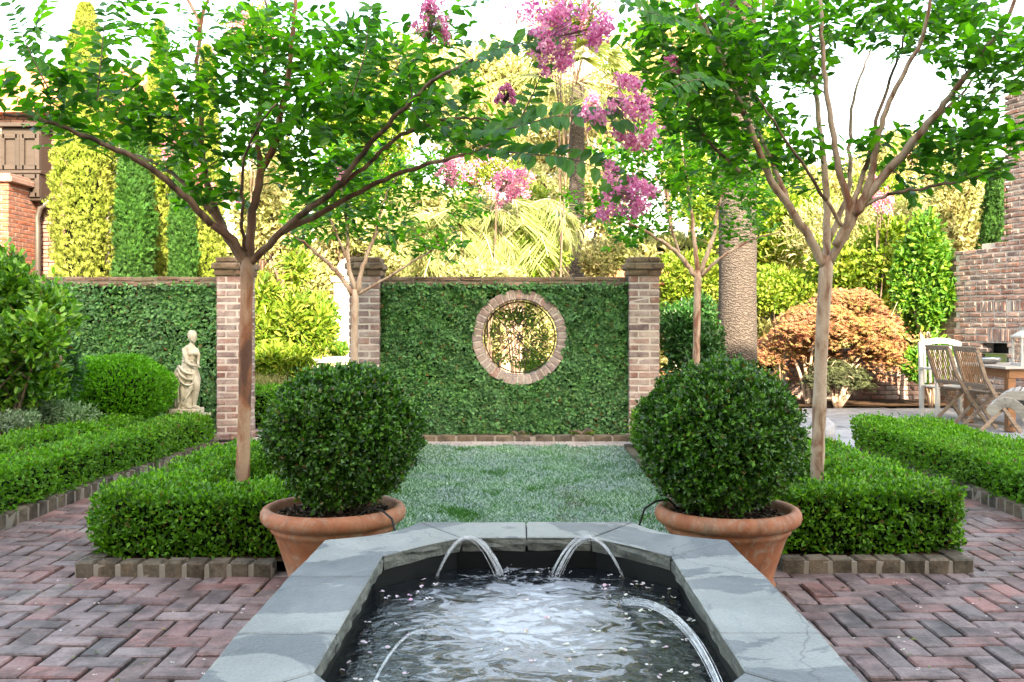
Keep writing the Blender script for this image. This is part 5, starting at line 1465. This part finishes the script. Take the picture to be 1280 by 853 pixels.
# japanese maples
def maple(label, px, py, Y, rx, ry, mat, n, seed, L=.085, base_px=None, group='japanese maples'):
    rng = np.random.default_rng(seed); c, R = pb(px, py, Y, rx, ry, rx * Y / F * .6); bx = (base_px - VX) * Y / F
    t = thing('japanese_maple', label, 'tree', (bx, Y, .03), group)
    K = 34; P = []; D = []
    top = c[2] + R[2]
    for q in range(K):
        a = rng.uniform(0, 6.28); rr = math.sqrt(rng.uniform(0, 1)) * .92
        cx = c[0] + R[0] * rr * math.cos(a); cy = Y + R[1] * rr * math.sin(a)
        cz = c[2] + R[2] * ((1 - rr ** 2.2) * rng.uniform(.25, 1.0) - rng.uniform(.0, .75) * rr)
        k = n // K; w = R[0] * rng.uniform(.2, .34); u = rng.normal(0, 1, (k, 2)) * .5
        rad = np.hypot(u[:, 0], u[:, 1])
        Q = np.stack([cx + u[:, 0] * w, cy + u[:, 1] * w, cz - (rad ** 1.8) * R[2] * .28 + rng.normal(0, .018, k)], 1); P.append(Q)
        o = np.stack([u[:, 0], u[:, 1], -.5 * np.ones(k)], 1) + (Q - [c[0], Y, Q[:, 2].mean()]) * [.5, .5, 0]; D.append(o)
    P = np.concatenate(P); D = np.concatenate(D); ok = P[:, 2] > .15; P, D = P[ok], D[ok]; k = len(P)
    m = MB(); leaves(m, P, unit(D) + rdir(k, rng) * .35, np.tile([0, -.3, 1.0], (k, 1)) + rng.normal(0, .4, (k, 3)), L, L * .95, 'star', 0, rng, .3)
    m.build('foliage', M[mat], t); m = MB()
    for q in range(7):
        a = rng.uniform(0, 6.28); e = c + np.array([math.cos(a) * R[0] * .7, math.sin(a) * R[1] * .7, R[2] * rng.uniform(-.2, .6)])
        b = np.array([bx + rng.normal(0, .02), Y, .0]); mid = b + (e - b) * .4 + [rng.normal(0, .08), 0, .15]
        A = smooth_path([b, mid, e], 12); tube(m, A, np.linspace(.036, .008, 12), 7)
        for z in range(4):
            s = A[rng.integers(5, 12)]; tube(m, smooth_path([s, s + rng.normal(0, .06, 3), s + rng.normal(0, .13, 3)], 5), [.010, .008, .006, .004, .003], 4)
    m.build('trunk', M['bark3'], t, smooth=True)
maple('spreading japanese maple with orange red foliage beside the patio', 1040, 412, 14.3, 96, 56, 'maple', 26000, 121, L=.06, base_px=1012)
maple('small bronze grey maple beneath the orange one', 1045, 468, 13.95, 40, 22, 'maple_dark', 4200, 122, L=.06, base_px=1048)

# rocks and low plants near the patio corner
for i, (px, py, Y, r, l) in enumerate(((1008, 545, 9.9, .10, 'rounded grey brown rock left of the tan trunk'), (1028, 538, 10.2, .13, 'taller grey brown rock right of the tan trunk'), (1012, 560, 9.4, .07, 'small pale rock at the foot of the bigger two'))):
    rng = np.random.default_rng(i); x = (px - VX) * Y / F; m = MB(); q = [(math.sin(a), -math.cos(a)) for a in np.linspace(.02, PI - .02, 14)]
    lathe(m, q, 20); V = m.V[0]; V = V * (1 + .18 * sn(V, 2.5, i)[:, None] + .06 * sn(V, 8, i)[:, None]) * [r, r * .8, r * 1.1] + [x, Y, r * .7]; m.V[0] = V.astype(np.float32)
    tag(m.build('garden_rock', M['statue'] if i == 2 else M['flag'], loc=(x, Y, 0)), l, 'rock', 'rocks by the patio corner')
m = MB()
cbox(m, ((425 - VX) * 13.6 / F, 13.6, .72), (.42, .25, .04), .01); cbox(m, ((425 - VX) * 13.6 / F - .3, 13.6, .34), (.06, .2, .34), .01); cbox(m, ((425 - VX) * 13.6 / F + .3, 13.6, .34), (.06, .2, .34), .01)
tag(m.build('garden_bench', M['white'], loc=((425 - VX) * 13.6 / F, 13.6, 0)), 'pale stone bench glimpsed through the gate opening', 'bench')
m = MB(); x = (432 - VX) * 15.5 / F
cbox(m, (x, 15.5, .95), (.16, .16, .95), .01); cbox(m, (x, 15.5, 1.93), (.2, .2, .04), .01); lathe(m, [(0.001, 2.0), (.05, 2.0), (.12, 2.06), (.14, 2.14), (.1, 2.22), (.03, 2.27), (.001, 2.28)], 16, (x, 15.5, 0))
tag(m.build('garden_post', M['stucco'], loc=(x, 15.5, 0)), 'sunlit pale masonry post behind the gate opening', 'post')
# small garden pavilion with clay tiles far behind
pv = thing('garden_pavilion', 'small pale pavilion with orange tiled roof right of the slender palm', 'pavilion', (3.0, 24.5, 0))
for (dx, dy) in ((-1, -1), (1, -1), (-1, 1), (1, 1)):
    m = MB(); cbox(m, (3.0 + dx * .9, 25 + dy * .9, 1.1), (.09, .09, 1.1), .01); m.build('post', M['stucco'], pv)
m = MB(); cbox(m, (3.0, 25.7, 1.1), (.8, .06, 1.1), .01); m.build('wall', M['stucco'], pv)
m = MB(); V = np.array([(1.8, 23.8, 2.2), (4.2, 23.8, 2.2), (4.2, 26.2, 2.2), (1.8, 26.2, 2.2), (3, 25, 3.0)]); m.add(V, [[0, 1, 4], [1, 2, 4], [2, 3, 4], [3, 0, 4], [3, 2, 1, 0]]); m.build('roof', M['tile'], pv)

# vine growing through the window grille
rng = np.random.default_rng(77); vt = thing('window_vine', 'leafy vine twining over the iron grille of the round window', 'vine', (CX, WF + .16, CZ - .35))
m = MB(); wv = MB()
for (cx, cz, sx, sz, n) in ((0, .24, .2, .08, 330), (-.12, .2, .14, .09, 160), (.12, .14, .12, .09, 150), (.15, -.22, .15, .13, 420), (.05, -.3, .14, .05, 160), (.24, 0, .06, .06, 50), (-.3, .05, .03, .1, 40), (-.2, -.24, .07, .05, 60)):
    P = np.stack([CX + cx + rng.normal(0, sx * .55, n), WF + .16 + rng.normal(0, .03, n), CZ + cz + rng.normal(0, sz * .6, n)], 1)
    r = np.hypot(P[:, 0] - CX, P[:, 2] - CZ); P = P[r < RI - .03]
    leaves(m, P, rdir(len(P), rng), rng.normal(0, .5, (len(P), 3)) + [0, -1, .3], .034, .022, 'fold', 0, rng)
    for q in range(3): tube(wv, smooth_path([(CX + cx, WF + .16, CZ + cz), (CX + cx * .8 + rng.normal(0, .05), WF + .17, CZ + cz * .7), (CX + cx * .5 + rng.normal(0, .1), WF + .15, CZ + cz * .3 + rng.normal(0, .05))], 8), .0022, 4)
m.build('foliage', M['midleaf'], vt); wv.build('stems', M['barkdark'], vt)
# small fern at the foot of the wall
def fernlet(label, px, Y, s, seed):
    rng = np.random.default_rng(seed); x = (px - VX) * Y / F; m = MB()
    for q in range(9):
        a = rng.uniform(0, 6.28); frond(m, (x, Y, .05), (math.cos(a), math.sin(a)), s * rng.uniform(.7, 1.1), .7, rng, s * .35, 14, rise=1.0)
    tag(m.build('fern', [M['sunleaf'], M['barkdark']], loc=(x, Y, .05)), label, 'fern', 'small ferns at the wall foot')
fernlet('small yellow green fern at the foot of the wall right of the round window', 728, 10.14, .17, 3)
fernlet('tiny fern at the foot of the wall below the round window', 648, 10.16, .10, 4)

# ------------------------------------------------------------------ statue
def bake(objs, voxel, name, mat, parent=None, loc=None, smooth_it=2):
    """fuse several closed shapes into one continuous carved surface"""
    o = objs
    r = o.modifiers.new('r', 'REMESH'); r.mode = 'VOXEL'; r.voxel_size = voxel; r.use_smooth_shade = True
    s = o.modifiers.new('s', 'SMOOTH'); s.iterations = smooth_it; s.factor = .5
    dg = bpy.context.evaluated_depsgraph_get(); me = bpy.data.meshes.new_from_object(o.evaluated_get(dg)); o.modifiers.clear(); o.data = me; o.name = name; me.name = name
    me.materials.clear(); me.materials.append(mat)
    for p in me.polygons: p.use_smooth = True
    return o
SX, SY, SZ = (236 - VX) * 9.7 / F, 9.7, .385
st = thing('garden_statue', 'pale stone statue of a draped standing woman beside the left pillar', 'statue', (SX, SY, 0))
m = MB()
def clos(prof, seg, **kw): lathe(m, prof, seg, **kw)
def ell(c, r, R=None):
    a = np.linspace(.001, PI - .001, 14); mm = MB(); lathe(mm, [(math.sin(q), -math.cos(q)) for q in a], 18)
    V = mm.V[0] * np.array(r)
    if R is not None: V = V @ np.asarray(R).T
    n0 = m.n; Q = np.array(mm.L[0]).reshape(-1, 4); m.add(V + np.array(c), Q); f = [list(range(18))[::-1], [13 * 18 + q for q in range(18)]]
    m.L.append(np.array([q + n0 for ff in f for q in ff], np.int32)); m.S.append(np.full(2, 18, np.int32)); m.M.append(np.zeros(2, np.int32))
# draped body: stacked sections z, x-left, x-right, half depth, fold depth
SEC = [(-.004, -.135, .055, .085, .010), (.03, -.135, .06, .085, .011), (.12, -.130, .075, .08, .011), (.22, -.125, .105, .075, .009), (.30, -.110, .108, .075, .009), (.36, -.095, .098, .075, .008), (.42, -.075, .082, .068, .006),
       (.475, -.058, .062, .055, .004), (.52, -.060, .078, .056, .003), (.56, -.062, .092, .060, .002), (.60, -.055, .080, .052, .0), (.625, -.030, .062, .038, 0), (.645, .006, .052, .022, 0), (.67, .012, .05, .019, 0)]
zs = np.linspace(-.004, .67, 60); S = np.array(SEC); seg = 72; th = np.linspace(0, 2 * PI, seg, endpoint=False)
rows = []
for z in zs:
    xl, xr, dy, fo = [np.interp(z, S[:, 0], S[:, i]) for i in (1, 2, 3, 4)]
    ph = th * 11 + 2.2 * math.sin(z * 7) + 6 * z
    f = 1 + 0 * th; w = fo * (np.sin(ph) * .7 + .5 * np.sin(th * 5 + z * 22)) 
    rows.append(np.stack([(xl + xr) / 2 + ((xr - xl) / 2 + w) * np.cos(th), (dy + w) * np.sin(th), np.full(seg, z)], 1))
V = np.concatenate(rows); i = np.arange(59)[:, None] * seg; j = np.arange(seg)[None, :]; kk = (j + 1) % seg
m.add(V, np.stack([i + j, i + kk, i + seg + kk, i + seg + j], -1).reshape(-1, 4))
n0 = m.n - len(V); f = [list(range(seg))[::-1], [59 * seg + q for q in range(seg)]]
m.L.append(np.array([q + n0 for ff in f for q in ff], np.int32)); m.S.append(np.full(2, seg, np.int32)); m.M.append(np.zeros(2, np.int32))
# sweeping drapery rolls across the hips and down to the hem
for (pts, r) in (([(-.085, -.05, .43), (-.02, -.085, .37), (.06, -.075, .345), (.095, -.03, .36)], .012), ([(-.095, -.05, .40), (-.03, -.09, .32), (.05, -.085, .29), (.105, -.03, .33)], .012), ([(-.10, -.05, .36), (-.04, -.09, .26), (.04, -.09, .235), (.10, -.05, .28)], .010),
                 ([(.10, -.03, .31), (.04, -.085, .20), (-.03, -.09, .10), (-.085, -.075, .01)], .014), ([(.085, -.05, .24), (.02, -.09, .13), (-.03, -.09, .03)], .010), ([(-.09, -.03, .42), (-.125, -.03, .34), (-.135, -.03, .24), (-.14, -.03, .02)], .015),
                 ([(-.10, -.06, .34), (-.115, -.07, .2), (-.11, -.07, .01)], .010), ([(-.07, -.075, .30), (-.08, -.085, .15), (-.075, -.085, .01)], .009), ([(-.13, -.0, .32), (-.15, 0, .28), (-.135, 0, .22), (-.15, 0, .17)], .014), ([(-.058, -.045, .475), (0, -.062, .465), (.055, -.045, .475)], .007)):
    tube(m, smooth_path(pts, 12), r, 8)
# arm near the viewer, forearm carried across to the right, hand; far arm
tube(m, smooth_path([(-.035, -.045, .60), (-.015, -.068, .54), (.008, -.078, .475), (.022, -.080, .455)], 10), [.024, .024, .023, .022, .021, .020, .019, .019, .018, .018], 10)
tube(m, smooth_path([(.018, -.080, .458), (.06, -.088, .435), (.105, -.085, .428), (.122, -.08, .425)], 10), [.018, .018, .017, .016, .015, .014, .013, .012, .012, .011], 10)
for q in range(4): tube(m, [(.118, -.088 + q * .007, .425), (.134, -.088 + q * .008, .418), (.142, -.085 + q * .008, .406)], [.0055, .005, .004], 6)
tube(m, [(.112, -.09, .43), (.122, -.10, .437), (.132, -.104, .436)], [.0055, .005, .004], 6)
tube(m, smooth_path([(.068, .01, .60), (.098, .0, .53), (.10, -.02, .46), (.118, -.06, .435)], 10), np.linspace(.022, .012, 10), 10)
# bust, leg under the cloth, feet
ell((.072, -.03, .555), (.028, .03, .03)); ell((.035, -.045, .553), (.028, .026, .03))
tube(m, smooth_path([(.05, -.03, .38), (.085, -.05, .27), (.10, -.055, .215), (.082, -.045, .12), (.07, -.04, .03)], 14), np.linspace(.046, .02, 14), 12)
ell((.088, -.055, .012), (.042, .019, .016)); ell((.03, -.085, .010), (.038, .019, .014), R3(-.5))
for q in range(4): ell((.122 - q * .002, -.066 + q * .008, .007), (.010, .005, .006))
# head turned to the right, with face, ear and pinned hair
tube(m, [(.022, 0, .61), (.032, -.004, .65), (.036, -.006, .68)], [.024, .021, .021], 12)
HC = np.array([.040, -.008, .718]); RH = R3(.75) * 1.18
def ellh(c, r, R=None): ell(c, np.array(r) * 1.18, R)
def h(p): return HC + RH @ np.array(p)
ellh(HC, (.036, .041, .046)); ellh(h((0, -.016, -.022)), (.025, .026, .027))
ellh(h((0, -.046, -.006)), (.0052, .009, .010)); ellh(h((0, -.041, -.023)), (.010, .006, .0032)); ellh(h((0, -.041, -.0285)), (.008, .006, .003)); ellh(h((0, -.036, -.042)), (.010, .008, .007))
for sx in (-1, 1):
    ellh(h((sx * .014, -.036, .004)), (.006, .0045, .0032)); ellh(h((sx * .014, -.037, .0125)), (.010, .005, .0028)); ellh(h((sx * .036, .0, -.006)), (.004, .008, .012))
ellh(h((0, .008, .018)), (.041, .042, .036)); ellh(h((0, .046, .006)), (.020, .019, .019))
for a in np.linspace(-1.4, 1.4, 9): tube(m, [h((math.sin(a) * .038, -math.cos(a) * .037 + .004, .020)), h((math.sin(a) * .026, -math.cos(a) * .02 + .010, .047)), h((math.sin(a) * .012, .02, .054))], [.0065, .006, .004], 6)
V = [v for v in m.V]; m.V = [v + np.array([SX, SY, SZ], np.float32) for v in V]
fig_o = m.build('figure', M['statue'], st, smooth=True)
bpy.context.view_layer.update()
bake(fig_o, .0042, 'figure', M['statue'])
m = MB(); cbox(m, (SX - .02, SY, .355), (.14, .115, .028), .006); cbox(m, (SX, SY, .309), (.178, .15, .016), .008); m.build('base', M['statue'], st)
m = MB(); cbox(m, (SX, SY, .143), (.15, .125, .145), .008); m.build('pedestal', M['flag'], st)

# ------------------------------------------------------------------ teak furniture
def folding_chair():
    t = thing('folding_chair', '', 'chair', (0, 0, 0), 'teak folding chairs')
    w = .225
    # faces +x ; width along y
    m = MB()
    for s in (-1, 1): bar(m, (-.04, s * w, .0 + .0), (.0, 0, 0), .001, .001) if False else None
    A = []
    for s in (-1, 1):
        m = MB(); P = [(.36, s * w, 0), (.10, s * w, .35), (-.06, s * w, .62), (-.16, s * w, .93)]
        for a, b in zip(P[:-1], P[1:]): bar(m, a, b, .026, .045, up=(1, 0, .5), ch=.006)
        m.build('back_leg', M['teak_grey'], t)
        m = MB(); bar(m, (-.12, s * (w - .032), 0), (.34, s * (w - .032), .43), .022, .042, up=(1, 0, -1), ch=.005); m.build('front_leg', M['teak_grey'], t)
    m = MB(); bar(m, (-.165, -w - .012, .935), (-.165, w + .012, .935), .024, .06, up=(-.3, 0, 1), ch=.006); m.build('back_rail', M['teak_grey'], t); m = MB(); bar(m, (-.035, -w, .525), (-.035, w, .525), .022, .05, up=(-.4, 0, 1), ch=.005); m.build('back_rail', M['teak_grey'], t)
    m = MB()
    for i in range(11):
        y = -w + .032 + i * (2 * w - .064) / 10; bar(m, (-.045, y, .54), (-.158, y, .92), .016, .008, up=(1, 0, .3), ch=.002)
    m.build('backrest', M['teak'], t)
    m = MB()
    for i in range(8):
        x = .0 + i * .052; bar(m, (x, -w + .02, .445 + .012 * math.cos(i * .8)), (x, w - .02, .445 + .012 * math.cos(i * .8)), .044, .014, ch=.004)
    for s in (-1, 1): bar(m, (-.02, s * (w - .055), .42), (.39, s * (w - .055), .425), .02, .04, ch=.004)
    m.build('seat', M['teak_grey'], t)
    m = MB(); bar(m, (.30, -w, .08), (.30, w, .08), .02, .035, ch=.004); bar(m, (-.06, -w + .03, .06), (-.06, w - .03, .06), .02, .035, ch=.004); m.build('stretcher', M['teak_grey'], t)
    return t
c1 = folding_chair(); c1.location = (5.20, 10.92, .012); c1.rotation_euler = (0, 0, math.radians(6)); c1['label'] = 'slatted teak folding chair at the table, the one nearer the camera'
c2 = copy_tree(c1); c2.location = (5.13, 11.5, .012); c2.rotation_euler = (0, 0, math.radians(9)); c2['label'] = 'slatted teak folding chair at the table, the one farther left'
# white garden armchair at the head of the table
t = thing('garden_armchair', 'pale painted slatted armchair behind the folding chairs', 'chair', (5.45, 12.25, .012)); ox, oy = 5.45, 12.25
m = MB()
for s in (-1, 1):
    bar(m, (ox + s * .25, oy + .22, .012), (ox + s * .25, oy + .27, .99), .05, .05, up=(0, 1, 0), ch=.006); bar(m, (ox + s * .25, oy - .25, .012), (ox + s * .25, oy - .25, .64), .05, .05, up=(0, 1, 0), ch=.006)
    bar(m, (ox + s * .25, oy - .3, .66), (ox + s * .25, oy + .25, .66), .06, .03, ch=.006)
m.build('frame', M['white'], t); m = MB()
for i in range(7): x = ox - .2 + i * .0667; bar(m, (x, oy + .23, .46), (x, oy + .265, .94), .035, .014, up=(0, 1, 0), ch=.003)
for i in range(12):
    u = -1 + 2 * i / 11; v = u + 2 / 11
    if i < 11: bar(m, (ox + u * .25, oy + .268, .965 + .045 * math.cos(u * PI / 2)), (ox + v * .25 + .004, oy + .268, .965 + .045 * math.cos(v * PI / 2)), .03, .07, up=(0, 0, 1), ch=.003)
m.build('backrest', M['white'], t); m = MB()
for i in range(7): bar(m, (ox - .25, oy - .24 + i * .072, .43), (ox + .25, oy - .24 + i * .072, .43), .062, .02, ch=.004)
m.build('seat', M['white'], t)

tb = thing('garden_table', 'long weathered teak dining table in front of the old brick wall', 'table', (6.15, 11.35, .012)); m = MB()
tx0, tx1, ty0, ty1 = 5.42, 6.75, 10.75, 11.95
n = 11
for i in range(n):
    y = ty0 + (i + .5) * (ty1 - ty0) / n; cbox(m, ((tx0 + tx1) / 2, y, .735), ((tx1 - tx0) / 2, (ty1 - ty0) / n / 2 - .003, .014), .004)
m.build('tabletop', M['teak_pale'], tb); m = MB()
for (a, b) in (((tx0 + .06, ty0 + .06), (tx1 - .06, ty0 + .06)), ((tx0 + .06, ty1 - .06), (tx1 - .06, ty1 - .06)), ((tx0 + .06, ty0 + .06), (tx0 + .06, ty1 - .06)), ((tx1 - .06, ty0 + .06), (tx1 - .06, ty1 - .06))):
    bar(m, (*a, .67), (*b, .67), .03, .10, ch=.004)
m.build('apron', M['teak_warm'], tb)
for (x, y) in ((tx0 + .1, ty0 + .1), (tx1 - .1, ty0 + .1), (tx0 + .1, ty1 - .1), (tx1 - .1, ty1 - .1)):
    m = MB(); cbox(m, (x, y, .37), (.045, .045, .355), .006); m.build('leg', M['teak_warm'], tb)
# lantern
lx, ly, lz = 5.86, 11.15, .749
ln = thing('table_lantern', 'white square candle lantern standing on the teak table', 'lantern', (lx, ly, lz)); m = MB(); a = .11
cbox(m, (lx, ly, lz + .015), (a + .012, a + .012, .014), .003)
for sx in (-1, 1):
    for sy in (-1, 1): cbox(m, (lx + sx * (a - .01), ly + sy * (a - .01), lz + .175), (.011, .011, .146), .002)
cbox(m, (lx, ly, lz + .335), (a + .018, a + .018, .012), .003)
V = np.array([(-a, -a, 0), (a, -a, 0), (a, a, 0), (-a, a, 0), (-.04, -.04, .06), (.04, -.04, .06), (.04, .04, .06), (-.04, .04, .06)]) + [lx, ly, lz + .348]
m.add(V, [[0, 1, 5, 4], [1, 2, 6, 5], [2, 3, 7, 6], [3, 0, 4, 7], [4, 5, 6, 7], [3, 2, 1, 0]]); cbox(m, (lx, ly, lz + .425), (.035, .035, .016), .003)
m.build('frame', M['white'], ln)
m = MB(); A = np.linspace(0, PI, 14); tube(m, [(lx + .035 * math.cos(q), ly, lz + .44 + .05 * math.sin(q)) for q in A], .004, 6); m.build('handle', M['metal'], ln)
m = MB()
for sx, sy in ((1, 0), (-1, 0), (0, 1), (0, -1)): cbox(m, (lx + sx * (a - .012), ly + sy * (a - .012), lz + .175), (.0015 if sx else a - .022, .0015 if sy else a - .022, .144), .0005)
m.build('glass_pane', M['glass'], ln)
m = MB(); lathe(m, [(.001, lz + .03), (.04, lz + .03), (.04, lz + .15), (.03, lz + .155), (.001, lz + .15)], 20, (lx, ly, 0)); m.build('candle', M['candle'], ln)
# dish on the table
m = MB(); lathe(m, [(.001, .0), (.07, 0), (.12, .03), (.15, .075), (.143, .075), (.11, .035), (.001, .012)], 28, (5.62, 11.55, .75)); tag(m.build('metal_bowl', M['steel'], loc=(5.62, 11.55, .75), smooth=True), 'shallow grey metal bowl on the teak table left of the lantern', 'bowl')
# rolled-end lounger at the right edge
lg = thing('garden_lounger', 'silvery teak lounger with curved end at the right picture edge', 'lounger', (5.2, 9.22, 0))
def arcpt(q): # rolled end profile: x to the right, z up
    a = math.radians(150 - q * 150); return (4.62 + .30 * math.cos(a) , .36 + .20 * math.sin(a))
prof = [(4.40, .44), (4.45, .50), (4.52, .54), (4.62, .545), (4.75, .53), (4.95, .50), (5.2, .455), (5.5, .40), (5.8, .36), (6.2, .34)]
for y in (8.92, 9.52):
    m = MB(); Pp = smooth_path([(x, y, z) for x, z in prof], 34)
    T = unit(np.gradient(Pp, axis=0)); nn = np.stack([-T[:, 2], 0 * T[:, 0], T[:, 0]], 1); hh = .034
    V = np.concatenate([Pp + nn * s1 * hh + [0, s2 * .016, 0] for s1, s2 in ((1, 1), (1, -1), (-1, -1), (-1, 1))]); N4 = len(Pp)
    Fc = [[a * N4 + i, ((a + 1) % 4) * N4 + i, ((a + 1) % 4) * N4 + i + 1, a * N4 + i + 1] for a in range(4) for i in range(N4 - 1)] + [[0, N4, 2 * N4, 3 * N4], [N4 - 1, 4 * N4 - 1, 3 * N4 - 1, 2 * N4 - 1]]
    m.add(V, Fc); m.build('side_rail', M['teak_pale'], lg)
m = MB(); Pp = smooth_path([(x, 0, z) for x, z in prof], 40)
for p in Pp[2:]:
    pass
T = unit(np.gradient(Pp, axis=0))
for i in range(1, 40):
    d3 = T[i]; R = np.stack([d3, np.array([0, 1, 0]), np.cross(d3, [0, 1, 0])], 1); cbox(m, (Pp[i][0] - d3[2] * .03, 9.22, Pp[i][2] + d3[0] * .03), (.019, .28, .008), .003, R)
m.build('slats', M['teak_pale'], lg)
m = MB(); tube(m, [(4.385, 8.86, .43), (4.385, 9.58, .43)], .045, 18); m.build('dowel', M['teak_pale'], lg, smooth=False)
for y in (8.885, 9.555):
    m = MB(); q3 = smooth_path([(4.40, y, .44), (4.46, y, .49), (4.55, y, .47), (4.66, y, .32), (4.73, y, .14), (4.76, y, 0)], 16)
    for a_, b_ in zip(q3[:-1], q3[1:]): bar(m, a_, b_ + (b_ - a_) * .12, .03, .075, up=(.7, 0, .7), ch=.003)
    m.build('leg', M['teak_pale'], lg)
    m = MB(); cbox(m, (6.1, y, .17), (.035, .015, .17), .005); m.build('leg', M['teak_pale'], lg)
m = MB()
lg.rotation_euler = (0, 0, math.radians(-30)); lg.location = (5.095, 8.295, .0); lg.scale = (1.1, 1.1, 1.12)
# ------------------------------------------------------------------ light and camera
SE, SA = math.radians(29), math.radians(14)      # sun height; turned to the right of straight behind the camera
w = bpy.data.worlds.new('World'); bpy.context.scene.world = w; w.use_nodes = True
nt = w.node_tree; nt.nodes.clear()
sky = nt.nodes.new('ShaderNodeTexSky'); sky.sky_type = 'NISHITA'; sky.sun_disc = False; sky.sun_elevation = SE
# sun stands at direction (sin SA, -cos SA): rotation is measured from +Y, clockwise seen from above
sky.sun_rotation = PI - SA; sky.air_density = 1.2; sky.dust_density = 2.5; sky.ozone_density = 1.0
bg = nt.nodes.new('ShaderNodeBackground'); bg.inputs[1].default_value = .15; out = nt.nodes.new('ShaderNodeOutputWorld')
nt.links.new(sky.outputs[0], bg.inputs[0]); nt.links.new(bg.outputs[0], out.inputs[0])
sl = bpy.data.lights.new('Sun', 'SUN'); sl.energy = 3.6; sl.angle = math.radians(.53); sl.color = (1, .92, .80)
so = bpy.data.objects.new('Sun', sl); COL.objects.link(so)
sd = Vector((math.sin(SA) * math.cos(SE), -math.cos(SA) * math.cos(SE), math.sin(SE)))
so.rotation_euler = sd.to_track_quat('Z', 'Y').to_euler(); so.location = (5, -12, 12)
cam = bpy.data.cameras.new('Camera'); co = bpy.data.objects.new('Camera', cam); COL.objects.link(co)
co.location = (0, 0, EYE); co.rotation_euler = (PI / 2, 0, 0)
cam.sensor_width = 36; cam.lens = F / 1280 * 36; cam.shift_x = -(VX - 640) / 1280; cam.shift_y = -(426.5 - HY) / 1280
cam.clip_end = 1000; cam.clip_start = .05
sc = bpy.context.scene; sc.camera = co
sc.view_settings.view_transform = 'Standard'; sc.view_settings.look = 'None'; sc.view_settings.gamma = 1; sc.view_settings.exposure = 3.15; sc.view_settings.use_white_balance = True; sc.view_settings.white_balance_temperature = 8500; sc.view_settings.white_balance_tint = 10
sc.cycles.max_bounces = 7; sc.cycles.diffuse_bounces = 3; sc.cycles.transparent_max_bounces = 12; sc.cycles.use_denoising = True
sc.cycles.sample_clamp_indirect = 6
